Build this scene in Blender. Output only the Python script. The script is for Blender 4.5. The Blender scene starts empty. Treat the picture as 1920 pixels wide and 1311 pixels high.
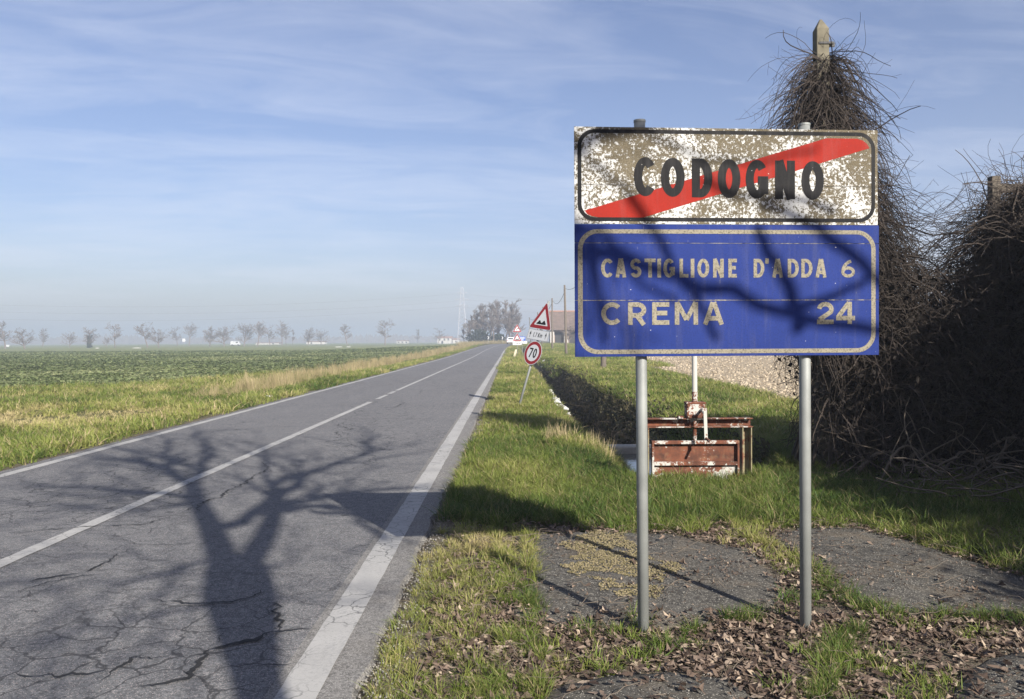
import bpy, math, random
import numpy as np
from mathutils import Vector, Matrix

SC = bpy.context.scene
COL = SC.collection
rng = np.random.default_rng(7)
random.seed(7)
R = math.radians
F, CX, CY, CH = 1550.0, 958.0, 638.0, 1.6      # focal length in photo pixels, vanishing point, eye height

# ------------------------------------------------------------------ camera, sky, sun, exposure
cam = bpy.data.cameras.new('camera'); camo = bpy.data.objects.new('camera', cam); COL.objects.link(camo)
cam.lens = F / 1920 * 36; cam.clip_start = 0.05; cam.clip_end = 9000
camo.location = (0, 0, CH)
camo.rotation_euler = (Matrix.Rotation(R(-0.07), 3, 'Z') @ Matrix.Rotation(R(90 - 0.62), 3, 'X') @ Matrix.Rotation(R(-0.3), 3, 'Z')).to_euler()
SC.camera = camo
SUN = Vector((0.8545, -1.55, 1.0)).normalized()   # towards the sun
ELEV = math.asin(SUN.z)
sl = bpy.data.lights.new('sun', 'SUN'); sl.energy = 5.0; sl.angle = R(0.5); sl.color = (1.0, 0.94, 0.85)
so = bpy.data.objects.new('sun', sl); COL.objects.link(so)
so.rotation_euler = SUN.to_track_quat('Z', 'Y').to_euler(); so.location = (20, -40, 30)
vs = SC.view_settings
SC.display_settings.display_device = 'sRGB'
vs.view_transform = 'Standard'; vs.look = 'None'; vs.gamma = 1; vs.exposure = 1.25; vs.use_curve_mapping = False
SC.render.engine = 'CYCLES'
SC.cycles.use_denoising = True
SC.cycles.max_bounces = 6; SC.cycles.diffuse_bounces = 3; SC.cycles.glossy_bounces = 2
SC.cycles.transparent_max_bounces = 8; SC.cycles.volume_bounces = 1; SC.cycles.transmission_bounces = 3
SC.cycles.caustics_reflective = False; SC.cycles.caustics_refractive = False
SC.cycles.sample_clamp_indirect = 4


class NT:                                             # small helper for node trees
    def __init__(s, tree): s.t = tree; s.t.nodes.clear()
    def n(s, typ, ins=None, **props):
        nd = s.t.nodes.new(typ)
        for k, v in props.items(): setattr(nd, k, v)
        for k, v in (ins or {}).items(): s.set(nd.inputs[k], v)
        return nd
    def set(s, sock, v):
        if isinstance(v, bpy.types.NodeSocket): s.t.links.new(v, sock)
        elif isinstance(v, (tuple, list)) and sock.type == 'RGBA' and len(v) == 3: sock.default_value = (*v, 1)
        else: sock.default_value = v
    def math(s, op, a, b=0.0, c=None, clamp=False):
        nd = s.n('ShaderNodeMath', operation=op, use_clamp=clamp)
        s.set(nd.inputs[0], a); s.set(nd.inputs[1], b)
        if c is not None: s.set(nd.inputs[2], c)
        return nd.outputs[0]
    def mix(s, f, a, b, blend='MIX'):
        nd = s.n('ShaderNodeMix', data_type='RGBA', blend_type=blend)
        s.set(nd.inputs[0], f); s.set(nd.inputs[6], a); s.set(nd.inputs[7], b)
        return nd.outputs[2]
    def ramp(s, f, stops, interp='LINEAR'):
        nd = s.n('ShaderNodeValToRGB'); s.set(nd.inputs[0], f)
        cr = nd.color_ramp; cr.interpolation = interp
        while len(cr.elements) < len(stops): cr.elements.new(0.5)
        for e, (p, c) in zip(cr.elements, stops):
            e.position = p; e.color = (c, c, c, 1) if isinstance(c, (int, float)) else (*c, 1)
        return nd.outputs[0]
    def noise(s, vec, scale, detail=4, rough=0.55, dist=0.0):
        nd = s.n('ShaderNodeTexNoise', {'Scale': scale, 'Detail': detail, 'Roughness': rough, 'Distortion': dist})
        if vec is not None: s.set(nd.inputs['Vector'], vec)
        return nd.outputs[0]
    def voro(s, vec, scale, feature='F1', out=0, rnd=1.0):
        nd = s.n('ShaderNodeTexVoronoi', {'Scale': scale, 'Randomness': rnd}, feature=feature)
        if vec is not None: s.set(nd.inputs['Vector'], vec)
        return nd.outputs[out]
    def scale(s, vec, sc):
        nd = s.n('ShaderNodeMapping'); s.set(nd.inputs['Vector'], vec); nd.inputs['Scale'].default_value = sc
        return nd.outputs[0]


W = bpy.data.worlds.new('World'); SC.world = W; W.use_nodes = True
w = NT(W.node_tree)
sky = w.n('ShaderNodeTexSky', sky_type='NISHITA', sun_disc=False)
sky.sun_elevation = ELEV
sky.sun_rotation = math.atan2(SUN.x, SUN.y)
sky.altitude = 50; sky.air_density = 1.0; sky.dust_density = 1.4; sky.ozone_density = 2.2
tc = w.n('ShaderNodeTexCoord').outputs['Generated']
sp = w.n('ShaderNodeSeparateXYZ', {0: tc}).outputs
zz = w.math('ADD', w.math('MAXIMUM', sp[2], 0.0), 0.10)
px_ = w.math('DIVIDE', sp[0], zz); py_ = w.math('DIVIDE', sp[1], zz)
cv = w.n('ShaderNodeCombineXYZ', {0: w.math('ADD', w.math('MULTIPLY', px_, 0.42), w.math('MULTIPLY', py_, 0.12)), 1: w.math('SUBTRACT', w.math('MULTIPLY', py_, 0.95), w.math('MULTIPLY', px_, 0.22)), 2: 0.0}).outputs[0]
n1 = w.noise(cv, 0.85, 6, 0.55, 0.5); n2 = w.noise(cv, 3.2, 6, 0.62, 1.0)
cl = w.math('ADD', w.math('MULTIPLY', n1, 0.66), w.math('MULTIPLY', n2, 0.34))
clm = w.ramp(cl, [(0.45, 0.0), (0.68, 1.0)])
tinted = w.mix(1.0, sky.outputs[0], (1.08, 1.0, 1.13), 'MULTIPLY')
clouded = w.mix(w.math('MULTIPLY', clm, 0.45), tinted, (8.0, 8.3, 9.3))
bg = w.n('ShaderNodeBackground', {'Color': clouded, 'Strength': 0.051})
w.n('ShaderNodeOutputWorld', {'Surface': bg.outputs[0]})

# ------------------------------------------------------------------ mesh helpers
def tag(o, label=None, cat=None, group=None, kind=None):
    if label: o['label'] = label
    if cat: o['category'] = cat
    if group: o['group'] = group
    if kind: o['kind'] = kind
    return o

def mesh_np(name, V, faces_list, mats=None, mat_idx=None, smooth=False):
    """faces_list: list of int arrays (n,3) or (n,4)."""
    me = bpy.data.meshes.new(name)
    V = np.asarray(V, dtype=np.float32).reshape(-1, 3)
    faces_list = [np.asarray(f, dtype=np.int32) for f in faces_list if len(f)]
    me.vertices.add(len(V)); me.vertices.foreach_set('co', V.ravel())
    nl = sum(f.size for f in faces_list); nf = sum(len(f) for f in faces_list)
    me.loops.add(nl); me.polygons.add(nf)
    me.loops.foreach_set('vertex_index', np.concatenate([f.ravel() for f in faces_list]))
    st, tot, base = [], [], 0
    for f in faces_list:
        k = f.shape[1]; st.append(base + np.arange(len(f)) * k); tot.append(np.full(len(f), k)); base += f.size
    me.polygons.foreach_set('loop_start', np.concatenate(st).astype(np.int32))
    if mat_idx is not None: me.polygons.foreach_set('material_index', np.asarray(mat_idx, dtype=np.int32))
    me.polygons.foreach_set('use_smooth', np.full(nf, smooth, dtype=bool))
    for m in (mats if isinstance(mats, (list, tuple)) else [mats]) if mats else []: me.materials.append(m)
    me.update(calc_edges=True); me.validate()
    return me

def link(name, me, parent=None, loc=None):
    o = bpy.data.objects.new(name, me); COL.objects.link(o)
    if parent is not None: o.parent = parent
    if loc is not None: o.location = loc
    return o

def empty(name, loc=(0, 0, 0), rz=0.0):
    o = bpy.data.objects.new(name, None); COL.objects.link(o); o.location = loc; o.rotation_euler = (0, 0, rz); o.empty_display_size = 0.1
    return o

class MB:
    """collects simple solids and links them as one mesh"""
    def __init__(s): s.V = []; s.F = []; s.M = []
    def add(s, V, F, m=0):
        b = len(s.V); s.V += [tuple(v) for v in V]; s.F += [tuple(i + b for i in f) for f in F]; s.M += [m] * len(F); return s
    def box(s, x0, x1, y0, y1, z0, z1, m=0):
        V = [(x, y, z) for z in (z0, z1) for y in (y0, y1) for x in (x0, x1)]
        return s.add(V, [(0, 2, 3, 1), (4, 5, 7, 6), (0, 1, 5, 4), (2, 6, 7, 3), (0, 4, 6, 2), (1, 3, 7, 5)], m)
    def tube(s, pts, r, k=12, m=0, caps=True):
        P = np.array(pts, float)[None]; rr = np.full((1, len(pts)), r) if np.isscalar(r) else np.array(r, float)[None]
        V, Q = tubes(P, rr, k); F = [tuple(q) for q in Q]
        if caps: F += [tuple(range(k))[::-1], tuple(range((len(pts) - 1) * k, len(pts) * k))]
        return s.add(V, F, m)
    def prism(s, poly, y0, y1, m=0):                  # polygon in x,z extruded along y
        n = len(poly); V = [(x, y0, z) for x, z in poly] + [(x, y1, z) for x, z in poly]
        return s.add(V, [tuple(range(n)), tuple(range(2 * n - 1, n - 1, -1))] + [(i, i + n, (i + 1) % n + n, (i + 1) % n) for i in range(n)], m)
    def flat(s, poly, y, m=0):
        return s.add([(x, y, z) for x, z in poly], [tuple(range(len(poly)))], m)
    def build(s, name, mats, parent=None, bevel=0.0, smooth=False, loc=None):
        me = bpy.data.meshes.new(name); me.from_pydata(s.V, [], s.F)
        for m in (mats if isinstance(mats, (list, tuple)) else [mats]): me.materials.append(m)
        me.polygons.foreach_set('material_index', s.M)
        if smooth: me.polygons.foreach_set('use_smooth', [True] * len(s.F))
        me.update()
        o = link(name, me, parent, loc)
        if bevel:
            b = o.modifiers.new('bevel', 'BEVEL'); b.width = bevel; b.segments = 2; b.limit_method = 'ANGLE'; b.angle_limit = R(50)
        return o

def tubes(P, Rr, k=3):
    """P (n,s,3) polylines, Rr (n,s) radii -> vertices and quads"""
    n, s, _ = P.shape
    T = np.gradient(P, axis=1); T /= np.linalg.norm(T, axis=2, keepdims=True) + 1e-9
    ref = np.where(np.abs(T[..., 2:3]) > 0.9, np.array([1.0, 0, 0]), np.array([0, 0, 1.0]))
    ref = np.repeat(ref[:, :1], s, axis=1)
    A = np.cross(T, ref); A /= np.linalg.norm(A, axis=2, keepdims=True) + 1e-9
    B = np.cross(T, A)
    an = np.arange(k) * 2 * np.pi / k
    V = P[:, :, None] + Rr[:, :, None, None] * (np.cos(an)[None, None, :, None] * A[:, :, None] + np.sin(an)[None, None, :, None] * B[:, :, None])
    i = np.arange(n * s * k).reshape(n, s, k)
    a = i[:, :-1]; b = i[:, 1:]
    Q = np.stack([a, np.roll(a, -1, 2), np.roll(b, -1, 2), b], -1).reshape(-1, 4)
    return V.reshape(-1, 3), Q

def cat_meshes(parts):
    V, Q, b = [], [], 0
    for v, q in parts: V.append(v); Q.append(q + b); b += len(v)
    return np.concatenate(V), np.concatenate(Q)

def smooth01(a, b, x):
    t = np.clip((x - a) / (b - a), 0, 1); return t * t * (3 - 2 * t)

_tab = rng.random((256, 256))
def vnoise(x, y):
    x = np.asarray(x, float); y = np.asarray(y, float)
    xi = np.floor(x).astype(int); yi = np.floor(y).astype(int); fx = x - xi; fy = y - yi
    fx = fx * fx * (3 - 2 * fx); fy = fy * fy * (3 - 2 * fy)
    g = lambda i, j: _tab[i & 255, j & 255]
    return (g(xi, yi) * (1 - fx) + g(xi + 1, yi) * fx) * (1 - fy) + (g(xi, yi + 1) * (1 - fx) + g(xi + 1, yi + 1) * fx) * fy
def fbm(x, y, o=4):
    s = 0; a = 0.5; x = np.asarray(x, float); y = np.asarray(y, float)
    for i in range(o): s = s + a * vnoise(x * 2 ** i + 17.3 * i, y * 2 ** i + 5.7 * i); a *= 0.5
    return s / (1 - 0.5 ** o)

def gp(u, v, z=0.0):
    """where the sight line through photo pixel (u,v) meets height z"""
    y = (CH - z) * F / (v - CY); return ((u - CX) / F * y, y)

# ------------------------------------------------------------------ the lie of the land
def rise(x, y):
    return 0.8 * smooth01(70, 195, y) * smooth01(-45, -12, x) * (1 - smooth01(30, 80, x))
DX = [0.7, 0.95, 1.25, 1.75, 2.0, 2.25, 2.55, 3.0, 3.4]
DZ = [0.0, -0.06, -0.30, -0.78, -1.05, -1.10, -0.55, 0.10, 0.12]
def gz(x, y):
    x = np.asarray(x, float); y = np.asarray(y, float)
    s = smooth01(9.75, 10.0, y) * (1 - smooth01(150, 170, y))
    wob = (fbm(y * 0.35, x * 0 + 3.1) - 0.5) * 0.35 * smooth01(14, 22, y) - 0.28 * (1 - smooth01(13, 18, y))
    z = np.interp(x + wob, DX, DZ) * s + 0.05 * smooth01(3, 4, x) * (1 - s) * smooth01(8.5, 10, y)
    z = z + (fbm(x * 1.7, y * 1.7) - 0.5) * (0.05 - 0.03 * smooth01(7.4, 6.8, y)) * np.where((x > -0.6) | (x < -6.5), 1, 0) * smooth01(2, 3.5, y)
    left = smooth01(-6.6, -9.5, x)
    z = z - 0.22 * left + left * (fbm(x * 0.45, y * 0.45 + 40) - 0.5) * 0.22 * (1 - smooth01(60, 120, y))
    under = ((x > -6.35) & (x < -0.66) & (y < 100))
    z = np.where(under, -0.03, z)
    return z + rise(x, y)

# road centre path (arc length, x, y, heading): straight, easing right, then the bend
def road_path():
    out = []; x = -3.56; y = -14.0; th = 0.0; s = -14.0
    while s < 420:
        out.append((s, x, y, th)); ds = 0.5 if s < 60 else 1.0
        k = 0 if s < 95 else (1 / 1850 if s < 188 else (1 / 90 if th < 1.15 else 0))
        th += k * ds; x += math.sin(th) * ds; y += math.cos(th) * ds; s += ds
    return np.array(out)
RP = road_path()
def road_xyz(off, s, h):
    x = np.interp(s, RP[:, 0], RP[:, 1]); y = np.interp(s, RP[:, 0], RP[:, 2]); th = np.interp(s, RP[:, 0], RP[:, 3])
    X = x + np.cos(th) * off; Y = y - np.sin(th) * off
    return np.stack([X, Y, rise(X, Y) + h], -1)

# ------------------------------------------------------------------ materials
def new_mat(name):
    m = bpy.data.materials.new(name); m.use_nodes = True; return m, NT(m.node_tree)
def finish(t, col, rough=0.8, bump=None, bstr=0.3, bdist=0.01, metal=0.0, spec=0.3, transl=0.0, normal=None):
    p = t.n('ShaderNodeBsdfPrincipled', {'Base Color': col, 'Roughness': rough, 'Metallic': metal, 'Specular IOR Level': spec})
    if bump is not None:
        b = t.n('ShaderNodeBump', {'Height': bump, 'Strength': bstr, 'Distance': bdist}); t.set(p.inputs['Normal'], b.outputs[0])
    out = p.outputs[0]
    if transl:
        tr = t.n('ShaderNodeBsdfTranslucent', {'Color': col}); mx = t.n('ShaderNodeMixShader', {0: transl, 1: out, 2: tr.outputs[0]}); out = mx.outputs[0]
    t.n('ShaderNodeOutputMaterial', {'Surface': out})

def objco(t): return t.n('ShaderNodeTexCoord').outputs['Object']
def geopos(t): return t.n('ShaderNodeNewGeometry').outputs['Position']

def plain(name, col, rough=0.7, var=0.25, sc=8.0, metal=0.0, bump=0.0, spec=0.3, transl=0.0):
    m, t = new_mat(name); c = objco(t); n = t.noise(c, sc, 5)
    a = tuple(x * (1 - var) for x in col); b = tuple(min(1, x * (1 + var)) for x in col)
    finish(t, t.mix(n, a, b), rough, n if bump else None, bump, 0.01, metal, spec, transl); return m

def attr(t, name, typ='GEOMETRY'): return t.n('ShaderNodeAttribute', attribute_name=name, attribute_type=typ).outputs

M = {}
# ground: earth, verge turf, ploughed soil, crop land
m, t = new_mat('ground_earth'); c = geopos(t)
z = t.n('ShaderNodeSeparateColor', {0: attr(t, 'zone')[0]}).outputs
nf = t.noise(c, 9.0, 8, 0.65); nc = t.noise(c, 0.6, 5); ng = t.noise(c, 45, 5, 0.7); nm = t.noise(c, 0.09, 4)
turf = t.mix(t.ramp(nf, [(0.35, 0), (0.65, 1)]), (0.035, 0.036, 0.016), (0.10, 0.10, 0.04))
turf = t.mix(t.ramp(nc, [(0.4, 0), (0.7, 0.6)]), turf, (0.13, 0.12, 0.055))
bare = t.mix(nf, (0.055, 0.045, 0.033), (0.16, 0.137, 0.105)); bare = t.mix(t.ramp(ng, [(0.55, 0), (0.75, 0.7)]), bare, (0.28, 0.25, 0.2))
soil = t.mix(t.ramp(t.noise(c, 5, 8, 0.75), [(0.3, 0), (0.7, 1)]), (0.20, 0.16, 0.11), (0.36, 0.30, 0.215))
crop = t.mix(t.ramp(t.noise(c, 2.2, 8, 0.75), [(0.35, 0), (0.65, 1)]), (0.09, 0.095, 0.042), (0.20, 0.225, 0.095))
crop = t.mix(t.ramp(nm, [(0.4, 0), (0.65, 0.45)]), crop, (0.16, 0.17, 0.09))
col = t.mix(z[0], turf, bare); col = t.mix(z[1], col, soil); col = t.mix(z[2], col, crop)
hb = t.math('ADD', nf, t.math('MULTIPLY', ng, 0.5))
finish(t, col, 0.95, hb, 0.7, 0.05, spec=0.1); M['ground'] = m

# asphalt
def asphalt(name, lo, hi, speck, specksize=170.0, stainy=True, dirt=0.0):
    m, t = new_mat(name); c = geopos(t)
    big = t.noise(c, 0.7, 6, 0.6); mid = t.noise(t.scale(c, (2.2, 0.35, 1)), 1.0, 5, 0.6); fine = t.noise(c, 60, 6, 0.75)
    col = t.mix(t.math('ADD', t.math('MULTIPLY', big, 0.5), t.math('MULTIPLY', mid, 0.5)), lo, hi)
    col = t.mix(t.ramp(t.noise(c, 13, 5, 0.7), [(0.38, 0.55), (0.56, 0.0)]), col, tuple(x * 0.6 for x in lo))
    col = t.mix(t.ramp(fine, [(0.33, 0.95), (0.60, 0.0)]), col, tuple(x * 0.30 for x in lo))
    vor = t.n('ShaderNodeTexVoronoi', {'Scale': specksize, 'Vector': c}, feature='F1')
    rndc = t.n('ShaderNodeSeparateColor', {0: vor.outputs[1]}).outputs
    st = t.math('MULTIPLY', t.math('GREATER_THAN', rndc[0], 0.80), t.math('LESS_THAN', vor.outputs[0], 0.42))
    col = t.mix(t.math('MULTIPLY', st, 0.75), col, speck)
    if stainy:
        vo = t.noise(c, 5.5, 3, 0.5, 0.0); col = t.mix(t.ramp(vo, [(0.70, 0), (0.74, 0.8)]), col, tuple(x * 0.35 for x in lo))
        # alligator cracking, patchy
        dc = t.n('ShaderNodeVectorMath', {0: c, 1: t.n('ShaderNodeVectorMath', {0: t.n('ShaderNodeTexNoise', {'Vector': c, 'Scale': 3.0, 'Detail': 4}).outputs[1], 'Scale': 0.35}, operation='SCALE').outputs[0]}, operation='ADD').outputs[0]
        e = t.voro(dc, 3.1, 'DISTANCE_TO_EDGE'); patch = t.ramp(t.noise(t.scale(c, (1, 0.35, 1)), 0.55, 3), [(0.46, 0), (0.58, 1)])
        ck = t.math('MULTIPLY', t.ramp(e, [(0.012, 1), (0.03, 0)]), patch)
        col = t.mix(t.math('MULTIPLY', ck, 0.72), col, (0.018, 0.018, 0.02))
        e2 = t.voro(t.scale(dc, (0.35, 0.35, 1)), 0.8, 'DISTANCE_TO_EDGE'); col = t.mix(t.math('MULTIPLY', t.ramp(e2, [(0.001, 1), (0.005, 0)]), 0.4), col, (0.02, 0.02, 0.022))
    col = t.mix(t.math('MULTIPLY', t.ramp(t.noise(c, 1.9, 6, 0.65), [(0.5, 0), (0.72, 1)]), dirt), col, (0.13, 0.105, 0.075))
    finish(t, col, 0.86, fine, 0.55, 0.006, spec=0.22); return m
M['road'] = asphalt('road_asphalt', (0.115, 0.117, 0.124), (0.215, 0.214, 0.213), (0.40, 0.35, 0.33))
M['slab'] = asphalt('old_asphalt', (0.065, 0.061, 0.054), (0.145, 0.136, 0.118), (0.34, 0.32, 0.27), 120.0, False, 0.75)
M['shoulder'] = asphalt('shoulder_asphalt', (0.17, 0.163, 0.155), (0.27, 0.26, 0.245), (0.36, 0.35, 0.33), stainy=False, dirt=0.15)

m, t = new_mat('road_paint'); c = geopos(t)
e = t.voro(t.n('ShaderNodeVectorMath', {0: c, 1: t.n('ShaderNodeVectorMath', {0: t.n('ShaderNodeTexNoise', {'Vector': c, 'Scale': 9.0, 'Detail': 3}).outputs[1], 'Scale': 0.12}, operation='SCALE').outputs[0]}, operation='ADD').outputs[0], 7.0, 'DISTANCE_TO_EDGE')
ck = t.math('MULTIPLY', t.ramp(e, [(0.012, 1), (0.035, 0)]), t.ramp(t.noise(c, 0.8, 2), [(0.42, 0), (0.55, 1)]))
wn = t.noise(c, 55, 6, 0.75); wear = t.ramp(t.math('ADD', t.math('MULTIPLY', wn, 0.7), t.math('MULTIPLY', t.noise(c, 3.0, 4), 0.3)), [(0.30, 0.85), (0.50, 0.0)])
col = t.mix(t.noise(c, 2.0, 5), (0.24, 0.235, 0.225), (0.36, 0.355, 0.34)); col = t.mix(wear, col, (0.16, 0.16, 0.16)); col = t.mix(t.math('MULTIPLY', ck, 0.85), col, (0.07, 0.07, 0.07))
finish(t, col, 0.75, wn, 0.3, 0.004); M['paint'] = m
M['crack'] = plain('crack_tar', (0.02, 0.02, 0.021), 0.95, 0.4, 40)
M['gravel'] = plain('gravel_stone', (0.20, 0.19, 0.17), 0.9, 0.6, 30)

def plant(name, stops, transl=0.35, rough=0.6):
    m, t = new_mat(name); a = attr(t, 'tint', 'INSTANCER')[2]
    rnd = t.n('ShaderNodeObjectInfo').outputs['Random']
    f = t.math('ADD', a, t.math('MULTIPLY', t.math('SUBTRACT', rnd, 0.5), 0.3), clamp=True)
    finish(t, t.ramp(f, stops), rough, spec=0.25, transl=transl); return m
M['grass'] = plant('grass_blade', [(0.0, (0.05, 0.09, 0.016)), (0.35, (0.14, 0.18, 0.034)), (0.65, (0.25, 0.255, 0.072)), (1.0, (0.42, 0.35, 0.17))])
M['straw'] = plant('straw_blade', [(0.0, (0.20, 0.17, 0.08)), (0.5, (0.32, 0.26, 0.14)), (1.0, (0.46, 0.37, 0.22))])
M['cropleaf'] = plant('crop_leaf', [(0.0, (0.06, 0.078, 0.03)), (0.5, (0.145, 0.18, 0.07)), (1.0, (0.30, 0.31, 0.16))])
M['moss'] = plant('moss', [(0.0, (0.10, 0.088, 0.04)), (0.5, (0.17, 0.142, 0.075)), (1.0, (0.26, 0.215, 0.135))], 0.1, 0.9)
M['clod'] = plant('soil_clod', [(0.0, (0.15, 0.12, 0.08)), (0.5, (0.27, 0.222, 0.16)), (1.0, (0.38, 0.32, 0.235))], 0.0, 0.95)
M['leaf'] = plant('dead_leaf', [(0.0, (0.03, 0.02, 0.015)), (0.5, (0.11, 0.078, 0.058)), (0.85, (0.20, 0.15, 0.115)), (1.0, (0.34, 0.27, 0.20))], 0.12, 0.65)

M['bark'] = plain('bark', (0.11, 0.09, 0.07), 0.9, 0.45, 14, bump=0.6)
M['twig'] = plain('twig_bark', (0.135, 0.11, 0.10), 0.9, 0.35, 3)
M['clumptwig'] = plain('pale_twig_bark', (0.12, 0.10, 0.085), 0.9, 0.4, 0.8)
M['ivy'] = plain('evergreen_leaf', (0.022, 0.03, 0.016), 0.8, 0.5, 3)
M['vine'] = plain('vine_stem', (0.040, 0.031, 0.025), 0.85, 0.9, 1.7)
M['vinedark'] = plain('vine_dry_leaf', (0.013, 0.010, 0.008), 0.9, 0.6, 6)  # near-black, puts the shade of the vine interiors into the colour
M['deadwood'] = plain('grey_dead_stem', (0.11, 0.09, 0.07), 0.9, 0.55, 5)
M['galv'] = plain('galvanised_steel', (0.215, 0.225, 0.215), 0.6, 0.35, 7, metal=0.25, spec=0.5)
M['sheetback'] = plain('grey_sheet_metal', (0.30, 0.31, 0.31), 0.5, 0.15, 9, metal=0.5)
M['concrete'] = plain('concrete', (0.30, 0.28, 0.24), 0.9, 0.4, 12, bump=0.4)
M['mossypost'] = plain('mossy_grey_post', (0.12, 0.108, 0.078), 0.95, 0.55, 9, bump=0.5)
M['pole'] = plain('weathered_pole', (0.10, 0.085, 0.068), 0.9, 0.35, 7)
M['litter'] = plain('white_plastic', (0.42, 0.42, 0.40), 0.55, 0.25, 25)
M['blueplastic'] = plain('blue_plastic', (0.05, 0.12, 0.5), 0.5, 0.2, 20)
M['wire'] = plain('wire', (0.03, 0.03, 0.03), 0.6, 0.1)
M['pylon'] = plain('hazed_pylon_steel', (0.34, 0.35, 0.38), 0.6, 0.1)  # white steel toned toward the sky, distance haze put in the colour

# worn sign colours
def flaked(name, under, under2, paint, lo, hi, big=2.2, seedoff=0.0):
    m, t = new_mat(name); c = t.n('ShaderNodeVectorMath', {0: objco(t), 1: (seedoff, seedoff * 0.7, 0)}, operation='ADD').outputs[0]
    coarse = t.noise(t.scale(c, (1, 1, 0.75)), big, 3, 0.5, 0.3); fine = t.noise(c, 55, 8, 0.8); mid = t.noise(c, 14, 5, 0.6)
    s = t.math('ADD', t.math('ADD', t.math('MULTIPLY', coarse, 0.36), t.math('MULTIPLY', fine, 0.74)), t.math('MULTIPLY', mid, 0.22))
    f = t.ramp(s, [(lo, 0.0), (hi, 1.0)])
    u = t.mix(t.noise(c, 5, 6, 0.6), under, under2); u = t.mix(t.ramp(t.noise(c, 130, 4, 0.7), [(0.42, 0.6), (0.55, 0)]), u, tuple(x * 0.45 for x in under))
    edge = t.ramp(s, [(lo - 0.03, 0), (lo, 0.6), (hi, 0.0)])
    col = t.mix(edge, t.mix(f, u, paint), tuple(x * 0.35 for x in under))
    finish(t, col, 0.7, f, 0.25, 0.002, spec=0.12); return m
M['whiteworn'] = flaked('worn_white_sheeting', (0.088, 0.072, 0.045), (0.155, 0.132, 0.09), (0.46, 0.46, 0.445), 0.661, 0.673)
def speckled(name, colr, dirt, amount=0.45, sc=120.0, streak=True):
    m, t = new_mat(name); c = objco(t); n = t.noise(c, sc, 5, 0.75); b = t.noise(c, 3.0, 5, 0.6)
    col = t.mix(b, tuple(x * 0.72 for x in colr), tuple(min(1, x * 1.3) for x in colr))
    col = t.mix(t.ramp(t.noise(t.scale(c, (7, 7, 0.7)), 3.0, 4, 0.6), [(0.5, 0), (0.8, 0.22)]), col, (0.12, 0.115, 0.11))
    col = t.mix(t.ramp(t.noise(t.scale(c, (60, 1, 9)), 2.0, 2, 0.5), [(0.73, 0), (0.76, 0.4)]), col, (0.22, 0.21, 0.2))
    col = t.mix(t.ramp(n, [(0.36, amount), (0.52, 0.0)]), col, dirt)
    wn = t.n('ShaderNodeTexWhiteNoise', noise_dimensions='3D'); t.set(wn.inputs['Vector'], t.scale(c, (150, 150, 150)))
    col = t.mix(t.ramp(t.noise(c, 48, 2, 0.5), [(0.755, 0), (0.77, 0.8)]), col, (0.62, 0.62, 0.60))
    finish(t, col, 0.65, n, 0.15, 0.001, spec=0.10); return m
M['blue'] = speckled('faded_blue_sheeting', (0.0125, 0.0265, 0.135), (0.009, 0.015, 0.065), 0.5)
M['beige'] = speckled('aged_beige_sheeting', (0.205, 0.185, 0.14), (0.055, 0.05, 0.04), 0.9, 95.0)
M['red'] = speckled('red_sheeting', (0.23, 0.014, 0.008), (0.12, 0.014, 0.008), 0.45)
M['black'] = speckled('black_sheeting', (0.009, 0.009, 0.01), (0.022, 0.02, 0.018), 0.4)
M['signwhite'] = plain('white_sheeting', (0.44, 0.45, 0.46), 0.5, 0.06, 6)
M['signred'] = plain('dark_red_sheeting', (0.19, 0.010, 0.013), 0.5, 0.12, 9)
M['signblue'] = plain('blue_sheeting', (0.04, 0.10, 0.42), 0.5, 0.1)

def rusty(name, lo, hi, big, paintc=(0.37, 0.36, 0.33)):
    m, t = new_mat(name); c = objco(t); s = t.math('ADD', t.math('MULTIPLY', t.noise(c, big, 3, 0.5), 0.6), t.math('MULTIPLY', t.noise(c, 38, 7, 0.72), 0.42))
    rust = t.mix(t.ramp(t.noise(c, 6, 7, 0.65), [(0.3, 0), (0.7, 1)]), (0.03, 0.015, 0.011), (0.17, 0.055, 0.026)); rust = t.mix(t.ramp(t.noise(c, 11, 5), [(0.55, 0), (0.75, 0.6)]), rust, (0.20, 0.12, 0.065))
    col = t.mix(t.ramp(s, [(lo, 0), (hi, 1)]), rust, paintc); finish(t, col, 0.8, s, 0.4, 0.004); return m
M['rust'] = rusty('rusted_plate', 0.575, 0.60, 3.2)
M['rustbeam'] = rusty('rusted_white_beam', 0.535, 0.565, 5.0)
M['pipewhite'] = rusty('white_pipe_paint', 0.375, 0.395, 9.0)
M['rustbox'] = rusty('rusted_gearbox', 0.55, 0.565, 6.0)
M['rusttan'] = rusty('tan_stained_steel', 0.44, 0.50, 5.0, (0.20, 0.175, 0.105))
M['rustwhite'] = rusty('chipped_white_paint', 0.515, 0.53, 6.0)

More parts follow.
